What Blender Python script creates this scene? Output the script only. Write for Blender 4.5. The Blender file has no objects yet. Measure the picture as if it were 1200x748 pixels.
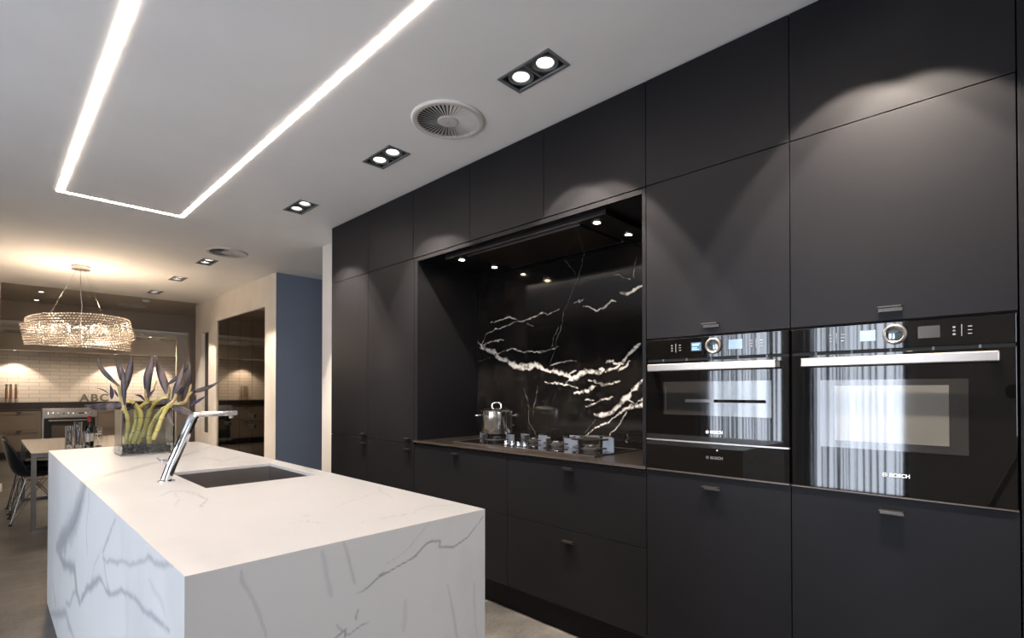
import bpy, bmesh, math, random
import numpy as np
from mathutils import Vector, Matrix
R = math.radians
random.seed(7)
SC = bpy.context.scene
COL = SC.collection
# ---------------------------------------------------------------- camera model (used to read veins and stems off the photo)
F, CX, HY = 599.0, 600.0, 459.0
YAW = math.atan(618 / 599)
SN, CS = math.sin(YAW), math.cos(YAW)
H = 1.25
def ray(u, v):
    t = (u - CX) / F
    return (SN + CS * t, CS - SN * t, (HY - v) / F)
def at(u, v, d):
    r = ray(u, v); return Vector((r[0]*d, r[1]*d, H + r[2]*d))
def onX(u, v, X):
    r = ray(u, v); k = X / r[0]; return (r[1]*k, H + r[2]*k)
def onY(u, v, Y):
    r = ray(u, v); k = Y / r[1]; return (r[0]*k, H + r[2]*k)
def onZ(u, v, Z):
    r = ray(u, v); k = (Z - H) / r[2]; return (r[0]*k, r[1]*k)

# ---------------------------------------------------------------- materials
def mat(name, base=(.5,.5,.5), rough=.5, metal=0., ior=1.5, spec=None, trans=0., emit=None, es=0., coat=0., aniso=0.):
    m = bpy.data.materials.new(name); m.use_nodes = True
    b = m.node_tree.nodes['Principled BSDF']
    b.inputs['Base Color'].default_value = (*base, 1)
    b.inputs['Roughness'].default_value = rough
    b.inputs['Metallic'].default_value = metal
    b.inputs['IOR'].default_value = ior
    b.inputs['Transmission Weight'].default_value = trans
    if spec is not None: b.inputs['Specular IOR Level'].default_value = spec
    if emit: b.inputs['Emission Color'].default_value = (*emit, 1); b.inputs['Emission Strength'].default_value = es
    if coat: b.inputs['Coat Weight'].default_value = coat
    if aniso: b.inputs['Anisotropic'].default_value = aniso
    return m
def N(m, t, **kw):
    n = m.node_tree.nodes.new(t)
    for k, v in kw.items(): setattr(n, k, v)
    return n
def L(m, a, b): m.node_tree.links.new(a, b)
def BS(m): return m.node_tree.nodes['Principled BSDF']
def noisy(m, c1, c2, scale=5., detail=6., stretch=(1,1,1), lo=.35, hi=.65, bump=0., rough=None, coord='Object', dist=0.):
    tc = N(m, 'ShaderNodeTexCoord'); mp = N(m, 'ShaderNodeMapping'); mp.inputs['Scale'].default_value = stretch
    nz = N(m, 'ShaderNodeTexNoise'); nz.inputs['Scale'].default_value = scale; nz.inputs['Detail'].default_value = detail
    nz.inputs['Distortion'].default_value = dist
    cr = N(m, 'ShaderNodeValToRGB'); cr.color_ramp.elements[0].position = lo; cr.color_ramp.elements[1].position = hi
    cr.color_ramp.elements[0].color = (*c1, 1); cr.color_ramp.elements[1].color = (*c2, 1)
    L(m, tc.outputs[coord], mp.inputs[0]); L(m, mp.outputs[0], nz.inputs[0]); L(m, nz.outputs[0], cr.inputs[0])
    L(m, cr.outputs[0], BS(m).inputs['Base Color'])
    if bump:
        bp = N(m, 'ShaderNodeBump'); bp.inputs['Strength'].default_value = bump; bp.inputs['Distance'].default_value = .002
        L(m, nz.outputs[0], bp.inputs['Height']); L(m, bp.outputs[0], BS(m).inputs['Normal'])
    return m
M = {}
M['door'] = noisy(mat('charcoal_lacquer', rough=.42, spec=.13), (.0080,.0080,.0098), (.0093,.0093,.0111), 3, 4)
M['carcass'] = mat('black_board', (.006,.006,.007), .6)
M['plinth'] = mat('black_plinth', (.0035,.0035,.004), .5, spec=.15)
M['bronze'] = mat('gunmetal', (.11,.095,.085), .38, 1.)
M['worktop'] = noisy(mat('dark_worktop', rough=.30, spec=.3), (.009,.0075,.0065), (.014,.0115,.010), 20, 6)
M['edge'] = mat('worktop_edge', (.16,.13,.11), .35, .8)
M['ceil'] = noisy(mat('white_plaster', rough=.9), (.84,.83,.82), (.88,.87,.86), 1.5, 5)
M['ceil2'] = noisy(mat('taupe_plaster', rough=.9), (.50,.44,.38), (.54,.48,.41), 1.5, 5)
M['cream'] = noisy(mat('cream_plaster', rough=.85), (.66,.60,.52), (.72,.66,.58), 3, 6, bump=.2)
M['paint'] = noisy(mat('offwhite_paint', rough=.8), (.68,.65,.61), (.72,.69,.65), 2, 4)
M['taupe'] = noisy(mat('taupe_paint', rough=.85), (.34,.285,.235), (.37,.31,.26), 2, 4)
M['blue'] = noisy(mat('blue_grey_paint', rough=.7), (.150,.185,.25), (.16,.195,.265), 3, 4)
M['darkwall'] = noisy(mat('charcoal_paint', rough=.7), (.020,.020,.022), (.025,.025,.027), 3, 4)
M['beige'] = noisy(mat('beige_paint', rough=.85), (.52,.47,.42), (.56,.51,.45), 2, 4)
M['base'] = mat('white_baseboard', (.72,.68,.62), .5)
M['chrome'] = mat('chrome', (.82,.82,.84), .06, 1.)
M['steel'] = mat('brushed_steel', (.72,.69,.65), .14, 1.)
M['steel2'] = mat('satin_steel', (.50,.47,.44), .32, 1.)
M['alu'] = mat('brushed_aluminium', (.42,.38,.345), .34, 1.)
M['sink'] = mat('sink_steel', (.40,.37,.35), .36, 1.)
M['iron'] = mat('cast_iron', (.035,.033,.032), .38, .3)
M['plate'] = mat('blue_reflection_steel', (.55,.62,.74), .38, 1.)  # the windows' blue reflection is put into the steel colour
M['hobglass'] = mat('black_glass', (.004,.004,.005), .07, ior=1.6)
M['ovenglass'] = mat('oven_glass', (.0035,.0032,.003), .03, ior=1.5)
M['ovenwin'] = mat('oven_window', (.018,.017,.016), .05, ior=1.72)
M['ovengap'] = mat('oven_gap', (.003,.003,.003), .6)
M['hood'] = mat('hood_black', (.006,.005,.005), .35)
M['hoodglass'] = mat('hood_glass', (.020,.014,.010), .16, ior=1.8)
M['logo'] = mat('logo_white', (.85,.85,.85), .5, emit=(1,1,1), es=.15)
M['logodim'] = mat('logo_grey', (.12,.12,.12), .5)
M['icon'] = mat('icon_grey', (.35,.35,.36), .5)
M['screen'] = mat('display_blue', (.02,.04,.06), .1, emit=(.25,.50,.75), es=.16, ior=1.8)
M['screendark'] = mat('display_dark_and_streak', (.02,.02,.022), .1, emit=(.5,.42,.40), es=.06, ior=1.8)
M['screentext'] = mat('display_text', (.2,.3,.4), .3, emit=(.45,.75,1), es=.55)
M['redcap'] = mat('red_foil', (.45,.02,.02), .4)
M['bottle'] = mat('dark_bottle_glass', (.010,.012,.010), .06)
M['label'] = mat('paper_label', (.75,.72,.68), .7)
M['glass'] = mat('clear_glass', (1,1,1), .0, ior=1.45, trans=1.)
M['vaseglass'] = mat('vase_glass', (.93,.97,.98), .0, ior=1.45, trans=1.)
M['crystal'] = mat('crystal', (1.,.90,.80), .15, ior=1.6, trans=.25)
M['bulb'] = mat('bulb', (1,1,1), .5, emit=(1,.80,.55), es=30)
M['lamp'] = mat('lamp_face', (1,1,1), .5, emit=(1,.93,.84), es=4)
M['lampw'] = mat('warm_lamp_face', (1,1,1), .5, emit=(1,.80,.50), es=60)
M['reflector'] = mat('lamp_reflector', (.8,.8,.8), .25, .9, emit=(1,.93,.84), es=.5)
M['led'] = mat('led_diffuser', (1,1,1), .5, emit=(1,.83,.69), es=28)
M['lampbody'] = mat('grey_metal', (.20,.21,.22), .5, .3)
M['lampdark'] = mat('dark_metal', (.03,.03,.03), .5)
M['vent'] = mat('vent_white', (.62,.59,.56), .55)
M['ventdark'] = mat('vent_dark', (.015,.014,.013), .8)
M['shell'] = mat('black_plastic', (.010,.012,.015), .28)
M['wire'] = mat('chrome_wire', (.20,.19,.18), .25, 1.)
M['tabletop'] = mat('satin_glass_top', (.15,.145,.13), .09, ior=1.5)
M['legsteel'] = mat('dark_chrome', (.26,.25,.24), .25, 1.)
M['smoke'] = mat('smoked_mirror', (.30,.26,.22), .04, 1.)
M['black'] = mat('black_metal', (.008,.008,.009), .4)
M['shaker'] = noisy(mat('taupe_lacquer', rough=.45), (.235,.195,.155), (.25,.21,.165), 3, 3)
M['upstand'] = mat('dark_stone', (.020,.015,.014), .35)
M['letters'] = mat('grey_letters', (.17,.16,.145), .7)
M['pepper'] = noisy(mat('peppercorns', rough=.6), (.10,.045,.02), (.30,.16,.08), 80, 3)
M['string'] = mat('curtain_string', (.10,.12,.15), .8)
M['frame'] = mat('window_frame', (.05,.052,.055), .5)
M['curtainrail'] = mat('rail', (.5,.5,.5), .4, .5)
M['pebble'] = noisy(mat('dark_pebbles', rough=.25), (.010,.011,.012), (.11,.11,.12), 60, 3)
M['node'] = mat('stem_node', (.33,.22,.09), .6)
M['stem'] = noisy(mat('green_stem', rough=.42), (.46,.38,.08), (.82,.74,.32), 16, 3, stretch=(1,1,.4))
M['joint'] = noisy(mat('yellow_stem', rough=.45), (.46,.37,.16), (.62,.44,.19), 30, 3)
M['purple'] = mat('purple_petal', (.030,.020,.05), .5)
def bract_mat():
    m = noisy(mat('bract', rough=.42), (.024,.020,.026), (.27,.185,.165), 16, 5, stretch=(1,1,.3), lo=.38, hi=.78)  # brown and purple tones, with highlight contrast put into the colour
    return m
M['bract'] = bract_mat()

m = bpy.data.materials.new('crystal'); m.use_nodes = True; nt = m.node_tree; nt.nodes.clear()
o = nt.nodes.new('ShaderNodeOutputMaterial'); a1 = nt.nodes.new('ShaderNodeMixShader'); a1.inputs[0].default_value = .55
a2 = nt.nodes.new('ShaderNodeMixShader'); a2.inputs[0].default_value = .30
tl_ = nt.nodes.new('ShaderNodeBsdfTranslucent'); tl_.inputs[0].default_value = (1,.93,.86,1); df = nt.nodes.new('ShaderNodeBsdfDiffuse'); df.inputs[0].default_value = (.85,.80,.75,1)
gz = nt.nodes.new('ShaderNodeBsdfGlossy'); gz.inputs['Roughness'].default_value = .12
nt.links.new(df.outputs[0], a1.inputs[1]); nt.links.new(tl_.outputs[0], a1.inputs[2]); nt.links.new(a1.outputs[0], a2.inputs[1]); nt.links.new(gz.outputs[0], a2.inputs[2]); nt.links.new(a2.outputs[0], o.inputs[0])
M['crystal'] = m
# glass pane of the windows: clear, faint sheen
m = bpy.data.materials.new('pane'); m.use_nodes = True; nt = m.node_tree; nt.nodes.clear()
o = nt.nodes.new('ShaderNodeOutputMaterial'); mx = nt.nodes.new('ShaderNodeMixShader'); mx.inputs[0].default_value = .06
tr = nt.nodes.new('ShaderNodeBsdfTransparent'); gl = nt.nodes.new('ShaderNodeBsdfGlossy'); gl.inputs['Roughness'].default_value = .02
nt.links.new(tr.outputs[0], mx.inputs[1]); nt.links.new(gl.outputs[0], mx.inputs[2]); nt.links.new(mx.outputs[0], o.inputs[0])
M['pane'] = m

# white marble / black marble driven by a per-vertex vein pattern
def vein_mat(name, base1, base2, vein, rough, nscale, speck=None, ior=1.5):
    m = mat(name, rough=rough, ior=ior)
    tc = N(m, 'ShaderNodeTexCoord'); nz = N(m, 'ShaderNodeTexNoise'); nz.inputs['Scale'].default_value = nscale; nz.inputs['Detail'].default_value = 8
    L(m, tc.outputs['Object'], nz.inputs[0])
    cr = N(m, 'ShaderNodeValToRGB'); cr.color_ramp.elements[0].position = .4; cr.color_ramp.elements[1].position = .65
    cr.color_ramp.elements[0].color = (*base1, 1); cr.color_ramp.elements[1].color = (*base2, 1)
    L(m, nz.outputs[0], cr.inputs[0])
    last = cr.outputs[0]
    if speck:
        n2 = N(m, 'ShaderNodeTexNoise'); n2.inputs['Scale'].default_value = 45; n2.inputs['Detail'].default_value = 10; n2.inputs['Roughness'].default_value = .7
        L(m, tc.outputs['Object'], n2.inputs[0])
        c2 = N(m, 'ShaderNodeValToRGB'); c2.color_ramp.elements[0].position = .66; c2.color_ramp.elements[1].position = .95
        c2.color_ramp.elements[0].color = (0,0,0,1); c2.color_ramp.elements[1].color = (1,1,1,1)
        L(m, n2.outputs[0], c2.inputs[0])
        m2 = N(m, 'ShaderNodeMix', data_type='RGBA'); L(m, c2.outputs[0], m2.inputs[0]); L(m, last, m2.inputs[6]); m2.inputs[7].default_value = (*speck, 1)
        last = m2.outputs[2]
    at_ = N(m, 'ShaderNodeAttribute'); at_.attribute_name = 'vein'
    mx = N(m, 'ShaderNodeMix', data_type='RGBA'); L(m, at_.outputs['Fac'], mx.inputs[0]); L(m, last, mx.inputs[6]); mx.inputs[7].default_value = (*vein, 1)
    L(m, mx.outputs[2], BS(m).inputs['Base Color'])
    return m
M['whitemarble'] = vein_mat('white_marble', (.79,.78,.765), (.82,.81,.80), (.20,.215,.25), .33, 2.)
M['blackmarble'] = vein_mat('black_marble', (.0035,.0033,.0035), (.008,.0068,.0062), (.50,.48,.46), .09, 4., speck=(.024,.020,.017))

def floor_mat():
    m = mat('stone_tiles', rough=.42)
    tc = N(m, 'ShaderNodeTexCoord'); mp = N(m, 'ShaderNodeMapping'); mp.inputs['Location'].default_value = (-.07+1.2, -2.24+1.12*2, 0)
    L(m, tc.outputs['Object'], mp.inputs[0])
    br = N(m, 'ShaderNodeTexBrick'); br.offset = 0; br.inputs['Scale'].default_value = 1
    br.inputs['Brick Width'].default_value = 1.12; br.inputs['Row Height'].default_value = 1.12
    br.inputs['Mortar Size'].default_value = .003; br.inputs['Mortar Smooth'].default_value = .1
    br.inputs['Color1'].default_value = (1,1,1,1); br.inputs['Color2'].default_value = (.9,.9,.9,1); br.inputs['Mortar'].default_value = (2.6,2.5,2.4,1)
    L(m, mp.outputs[0], br.inputs[0])
    nz = N(m, 'ShaderNodeTexNoise'); nz.inputs['Scale'].default_value = 2.2; nz.inputs['Detail'].default_value = 9; nz.inputs['Roughness'].default_value = .62
    L(m, tc.outputs['Object'], nz.inputs[0])
    n2 = N(m, 'ShaderNodeTexNoise'); n2.inputs['Scale'].default_value = 60; n2.inputs['Detail'].default_value = 6
    L(m, tc.outputs['Object'], n2.inputs[0])
    cr = N(m, 'ShaderNodeValToRGB'); cr.color_ramp.elements[0].position = .38; cr.color_ramp.elements[1].position = .66
    cr.color_ramp.elements[0].color = (.032,.031,.030,1); cr.color_ramp.elements[1].color = (.115,.108,.100,1)
    ad = N(m, 'ShaderNodeMath', operation='MULTIPLY_ADD'); ad.inputs[1].default_value = .35; L(m, n2.outputs[0], ad.inputs[0]); 
    sb = N(m, 'ShaderNodeMath', operation='SUBTRACT'); L(m, nz.outputs[0], sb.inputs[0]); sb.inputs[1].default_value = .17; L(m, sb.outputs[0], ad.inputs[2])
    L(m, ad.outputs[0], cr.inputs[0])
    mu = N(m, 'ShaderNodeMix', data_type='RGBA', blend_type='MULTIPLY'); mu.inputs[0].default_value = 1
    L(m, cr.outputs[0], mu.inputs[6]); L(m, br.outputs['Color'], mu.inputs[7]); L(m, mu.outputs[2], BS(m).inputs['Base Color'])
    bp = N(m, 'ShaderNodeBump'); bp.inputs['Strength'].default_value = .25; bp.inputs['Distance'].default_value = .002
    L(m, n2.outputs[0], bp.inputs['Height']); L(m, bp.outputs[0], BS(m).inputs['Normal'])
    return m
M['floor'] = floor_mat()
def tile_mat():
    m = mat('white_wall_tiles', rough=.3)
    tc = N(m, 'ShaderNodeTexCoord'); sp = N(m, 'ShaderNodeSeparateXYZ'); cb = N(m, 'ShaderNodeCombineXYZ')
    L(m, tc.outputs['Object'], sp.inputs[0]); L(m, sp.outputs[0], cb.inputs[0]); L(m, sp.outputs[2], cb.inputs[1])
    br = N(m, 'ShaderNodeTexBrick'); br.inputs['Scale'].default_value = 1
    br.inputs['Brick Width'].default_value = .30; br.inputs['Row Height'].default_value = .075
    br.inputs['Mortar Size'].default_value = .004
    br.inputs['Color1'].default_value = (.66,.61,.55,1); br.inputs['Color2'].default_value = (.60,.555,.50,1); br.inputs['Mortar'].default_value = (.36,.32,.28,1)
    L(m, cb.outputs[0], br.inputs[0]); L(m, br.outputs['Color'], BS(m).inputs['Base Color'])
    bp = N(m, 'ShaderNodeBump'); bp.inputs['Strength'].default_value = .5; bp.inputs['Distance'].default_value = .004; bp.invert = True
    L(m, br.outputs['Fac'], bp.inputs['Height']); L(m, bp.outputs[0], BS(m).inputs['Normal'])
    return m
M['tiles'] = tile_mat()

# ---------------------------------------------------------------- object helpers
ORG = {}
def tag(o, label=None, cat=None, group=None, kind=None):
    if label: o['label'] = label
    if cat: o['category'] = cat
    if group: o['group'] = group
    if kind: o['kind'] = kind
    return o
def thing(name, loc, label, cat, group=None):
    o = bpy.data.objects.new(name, None); COL.objects.link(o); o.location = loc; o.empty_display_size = .1
    ORG[o.name] = Vector(loc); return tag(o, label, cat, group)
class MB:
    def __init__(s): s.bm = bmesh.new(); s.mi = 0
    def _f(s, fs):
        for f in fs: f.material_index = s.mi
    def box(s, x0, x1, y0, y1, z0, z1, bev=0, seg=2):
        vs = [s.bm.verts.new((x, y, z)) for x in (x0, x1) for y in (y0, y1) for z in (z0, z1)]
        fs = [s.bm.faces.new([vs[i] for i in q]) for q in ((0,1,3,2),(4,6,7,5),(0,4,5,1),(2,3,7,6),(0,2,6,4),(1,5,7,3))]
        s._f(fs)
        if bev:
            es = list({e for f in fs for e in f.edges})
            r = bmesh.ops.bevel(s.bm, geom=es, offset=bev, segments=seg, affect='EDGES', profile=.5)
            s._f(r['faces'])
        return s
    def obox(s, c, ax, ay, az, hx, hy, hz):   # oriented box
        c = Vector(c); vs = []
        for i in (-1, 1):
            for j in (-1, 1):
                for k in (-1, 1): vs.append(s.bm.verts.new(c + ax*hx*i + ay*hy*j + az*hz*k))
        s._f([s.bm.faces.new([vs[i] for i in q]) for q in ((0,1,3,2),(4,6,7,5),(0,4,5,1),(2,3,7,6),(0,2,6,4),(1,5,7,3))]); return s
    def tube(s, pts, r, n=12, cap=True, flat=1.0, up=None):
        pts = [Vector(p) for p in pts]; rs = r if isinstance(r, (list, tuple)) else [r]*len(pts)
        T = []
        for i in range(len(pts)):
            a = pts[max(i-1, 0)]; b = pts[min(i+1, len(pts)-1)]; T.append((b-a).normalized())
        u = up if up is not None else (Vector((0,0,1)) if abs(T[0].z) < .9 else Vector((1,0,0)))
        u = (u - T[0]*u.dot(T[0])).normalized(); rings = []
        for p, t, q in zip(pts, T, rs):
            u = (u - t*u.dot(t)).normalized(); w = t.cross(u)
            rings.append([s.bm.verts.new(p + (u*math.cos(2*math.pi*k/n)*flat + w*math.sin(2*math.pi*k/n))*q) for k in range(n)])
        fs = []
        for a, b in zip(rings, rings[1:]):
            for k in range(n): fs.append(s.bm.faces.new((a[k], a[(k+1)%n], b[(k+1)%n], b[k])))
        if cap: fs.append(s.bm.faces.new(rings[0][::-1])); fs.append(s.bm.faces.new(rings[-1]))
        s._f(fs); return s
    def lathe(s, prof, c, axis='Z', n=32, close=False):
        c = Vector(c); rings = []
        def P(r, h, a):
            x, y = r*math.cos(a), r*math.sin(a)
            if axis == 'Z': return c + Vector((x, y, h))
            if axis == 'X': return c + Vector((h, x, y))
            return c + Vector((x, h, y))
        for r, h in prof:
            rings.append([s.bm.verts.new(P(max(r, 1e-5), h, 2*math.pi*k/n)) for k in range(n)])
        fs = []; pr = list(zip(rings, rings[1:]))
        if close: pr.append((rings[-1], rings[0]))
        for a, b in pr:
            for k in range(n): fs.append(s.bm.faces.new((a[k], a[(k+1)%n], b[(k+1)%n], b[k])))
        s._f(fs); return s
    def ico(s, c, r, sub=1, sc=(1,1,1), rot=None):
        m = Matrix.Translation(c) @ (rot.to_4x4() if rot else Matrix()) @ Matrix.Diagonal((sc[0]*r, sc[1]*r, sc[2]*r, 1))
        g = bmesh.ops.create_icosphere(s.bm, subdivisions=sub, radius=1, matrix=m)
        s._f({f for v in g['verts'] for f in v.link_faces}); return s
    def build(s, name, m, parent=None, smooth=False, org=None, angle=35, fixn=True):
        me = bpy.data.meshes.new(name)
        if fixn: bmesh.ops.recalc_face_normals(s.bm, faces=s.bm.faces[:])
        if parent is not None: O = ORG[parent.name]
        elif org is not None: O = Vector(org)
        else:
            xs = [v.co for v in s.bm.verts]
            O = Vector(((min(v.x for v in xs)+max(v.x for v in xs))/2, (min(v.y for v in xs)+max(v.y for v in xs))/2, min(v.z for v in xs)))
        bmesh.ops.translate(s.bm, verts=s.bm.verts[:], vec=-O)
        s.bm.to_mesh(me); s.bm.free()
        for q in (m if isinstance(m, (list, tuple)) else [m]): me.materials.append(q)
        ob = bpy.data.objects.new(name, me); COL.objects.link(ob)
        if parent is not None: ob.parent = parent
        else: ob.location = O
        ORG[ob.name] = O
        if smooth:
            for p in me.polygons: p.use_smooth = True
            try: me.set_sharp_from_angle(angle=R(angle))
            except Exception: pass
        return ob
def box(name, m, a, parent=None, bev=0, **kw):
    b = MB(); b.box(*a, bev=bev); return b.build(name, m, parent, **kw)
def struct(name, m, *boxes, **kw):
    b = MB()
    for q in boxes: b.box(*q)
    o = b.build(name, m, **kw); o['kind'] = 'structure'; return o
def copy_tree(o, parent=None):
    c = o.copy(); COL.objects.link(c); c.parent = parent
    for ch in o.children: copy_tree(ch, c)
    return c
def text(name, s, m, loc, size, parent, xdir, ydir, depth=.0006, bold=0., align='CENTER'):
    cu = bpy.data.curves.new(name, 'FONT'); cu.body = s; cu.size = size; cu.extrude = depth; cu.offset = bold
    cu.align_x = align; cu.align_y = 'CENTER'
    t = bpy.data.objects.new(name, cu); COL.objects.link(t)
    bpy.context.view_layer.update()
    me = bpy.data.meshes.new_from_object(t.evaluated_get(bpy.context.evaluated_depsgraph_get()))
    bpy.data.objects.remove(t)
    x = Vector(xdir); y = Vector(ydir); z = x.cross(y)
    mt = Matrix(((x.x,y.x,z.x,0),(x.y,y.y,z.y,0),(x.z,y.z,z.z,0),(0,0,0,1)))
    O = ORG[parent.name] if parent is not None else Vector(loc)
    me.transform(Matrix.Translation(Vector(loc)-O) @ mt)
    me.materials.clear(); me.materials.append(m)
    ob = bpy.data.objects.new(name, me); COL.objects.link(ob)
    if parent is not None: ob.parent = parent
    else: ob.location = O
    ORG[ob.name] = O
    return ob

# ---------------------------------------------------------------- vein painting on dense grids
def lattice(seed):
    rs = np.random.RandomState(seed); return rs.rand(64, 64)
def vnoise(p, sc, seed):
    g = lattice(seed); q = p*sc; i = np.floor(q).astype(int); f = q - i; f = f*f*(3-2*f)
    a = g[i[:,0]%64, i[:,1]%64]; b = g[(i[:,0]+1)%64, i[:,1]%64]; c = g[i[:,0]%64, (i[:,1]+1)%64]; d = g[(i[:,0]+1)%64, (i[:,1]+1)%64]
    return (a*(1-f[:,0])+b*f[:,0])*(1-f[:,1]) + (c*(1-f[:,0])+d*f[:,0])*f[:,1]
def fbm(p, sc, seed, o=4):
    r = 0; a = 1; t = 0
    for k in range(o): r = r + a*vnoise(p, sc*2**k, seed+k*13); t += a; a *= .55
    return r/t
def veins(P, lines, warp, wsc, seed, rag=.7, rsc=40, soft=.5, fine=None):
    Q = P + warp*(np.stack([fbm(P, wsc, seed), fbm(P, wsc, seed+50)], 1) - .5)*2
    if fine: Q = Q + fine[0]*(np.stack([fbm(P, fine[1], seed+5), fbm(P, fine[1], seed+55)], 1) - .5)*2
    rg = fbm(P, rsc, seed+90, 4); out = np.zeros(len(P))
    for pts, w, inten in lines:
        n = len(pts)-1
        for i in range(n):
            a = np.array(pts[i]); b = np.array(pts[i+1]); ab = b-a; l2 = max((ab*ab).sum(), 1e-9)
            lo = np.minimum(a, b)-w*3-warp; hi = np.maximum(a, b)+w*3+warp
            k = np.where((Q[:,0]>lo[0])&(Q[:,0]<hi[0])&(Q[:,1]>lo[1])&(Q[:,1]<hi[1]))[0]
            if len(k) == 0: continue
            q = Q[k]; t = np.clip(((q-a)@ab)/l2, 0, 1); d = np.sqrt(((q-a-t[:,None]*ab)**2).sum(1))
            s = (i+t)/n; ww = w*(1-rag + 2*rag*rg[k])*(.45+.55*np.minimum(1, np.minimum(s, 1-s)*5+.25))
            v = np.clip((ww-d)/(ww*soft), 0, 1)*inten
            out[k] = np.maximum(out[k], v)
    return out
def grid_patch(V, Fc, P2, a0, a1, b0, b1, res, f3, flip=False):
    na = max(1, int(round((a1-a0)/res))); nb = max(1, int(round((b1-b0)/res))); base = len(V)
    for i in range(na+1):
        for j in range(nb+1):
            a = a0+(a1-a0)*i/na; b = b0+(b1-b0)*j/nb
            V.append(f3(a, b)); P2.append((a, b))
    for i in range(na):
        for j in range(nb):
            q = base+i*(nb+1)+j; c = (q, q+nb+1, q+nb+2, q+1); Fc.append(c[::-1] if flip else c)
def vein_obj(name, V, Fc, vals, m, parent, org):
    O = Vector(org); me = bpy.data.meshes.new(name)
    me.from_pydata([(x-O.x, y-O.y, z-O.z) for x, y, z in V], [], Fc)
    at_ = me.attributes.new('vein', 'FLOAT', 'POINT'); at_.data.foreach_set('value', np.asarray(vals, dtype=np.float32))
    me.materials.append(m); me.update()
    ob = bpy.data.objects.new(name, me); COL.objects.link(ob)
    if parent is not None: ob.parent = parent
    else: ob.location = O
    ORG[ob.name] = O; return ob

# ================================================================ ROOM
CZ = 2.667
FX = 2.08
struct('floor', M['floor'], (-3.2, 4.2, -3.2, 14.0, -.1, 0), org=(0,0,0))
XS0, XS1 = 1.605, 1.755       # downlight row cut into the ceiling
twins = [-.90, .30, 1.50, 2.69, 3.89, 6.27, 7.47, 8.70]
b = MB()
b.box(-3.2, XS0, -3.2, 9.35, CZ, CZ+.12); b.box(XS1, 4.2, -3.2, 9.35, CZ, CZ+.12)
e = [-3.2]
for y in twins: e += [y-.15, y+.15]
e.append(9.35)
for k in range(0, len(e), 2): b.box(XS0, XS1, e[k], e[k+1], CZ, CZ+.12)
o = b.build('ceiling', M['ceil'], org=(0,0,CZ)); o['kind'] = 'structure'
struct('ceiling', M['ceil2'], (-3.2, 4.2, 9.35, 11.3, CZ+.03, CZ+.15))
struct('ceiling', M['ceil'], (-3.2, 4.2, 11.42, 13.2, 2.34, 2.46))
# left wall with two windows
wy = [(.80, 1.83), (2.07, 3.14)]
struct('wall_left', M['beige'], (-3.2,-3.0,-3.0,.80,0,CZ), (-3.2,-3.0,1.83,2.07,0,CZ), (-3.2,-3.0,.80,1.83,2.45,CZ), (-3.2,-3.0,2.07,3.14,2.45,CZ))
struct('wall_left', M['darkwall'], (-3.2,-3.0,3.14,9.35,0,CZ))
for i, (a, c) in enumerate(wy):
    b = MB()
    for q in ((a, a+.05, 0, 2.45), (c-.05, c, 0, 2.45), (a+.05, c-.05, 0, .06), (a+.05, c-.05, 2.39, 2.45)): b.box(-3.15, -3.07, q[0], q[1], q[2], q[3])
    w = b.build('window_%d' % (i+1), M['frame']); w['kind'] = 'structure'
    box('pane', M['pane'], (-3.115, -3.105, a+.05, c-.05, .06, 2.39), w)
struct('wall_back', M['beige'], (-3.2, -1.10, -3.2, -3.0, 0, CZ), (-.35, 4.2, -3.2, -3.0, 0, CZ), (-1.10, -.35, -3.2, -3.0, 2.2, CZ), (-1.10, -.35, -3.2, -3.0, 0, .8))
b = MB()
for q in ((-1.10, -1.05, .8, 2.2), (-.40, -.35, .8, 2.2), (-1.05, -.40, .8, .85), (-1.05, -.40, 2.15, 2.2)): b.box(q[0], q[1], -3.15, -3.07, q[2], q[3])
w = b.build('window_3', M['frame']); w['kind'] = 'structure'
box('pane', M['pane'], (-1.05, -.40, -3.115, -3.105, .85, 2.15), w)
# wall behind and beside the kitchen run, passage, blue wall
struct('wall_right', M['paint'], (2.70, 2.85, -3.0, 4.2, 0, CZ))
struct('wall_right', M['paint'], (2.29, 4.2, 4.2, 4.80, 0, CZ))
struct('wall_passage', M['blue'], (2.402, 4.0, 6.23, 6.30, 0, CZ))
struct('wall_passage', M['paint'], (4.0, 4.2, 4.80, 6.30, 0, CZ))
# cream wall with cupboard recess and slot
X0, X1 = 2.40, 2.60
struct('wall_cream', M['cream'],
       (X0, X1, 6.305, 6.572, 0, CZ), (X0, X0+.002, 6.23, 6.305, 0, CZ), (X0, X1, 6.572, 8.475, 2.30, CZ), (X0, X1, 8.475, 8.85, 0, CZ),
       (X0, X1, 8.85, 9.19, 0, .60), (X0, X1, 8.85, 9.19, 2.18, CZ), (X0, X1, 9.19, 9.55, 0, CZ))
box('recess_panel', M['black'], (2.443, 2.46, 8.852, 9.188, .602, 2.178))
tag(bpy.data.objects['recess_panel'], 'black panel at the back of the narrow slot recess in the cream wall', 'panel')
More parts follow.
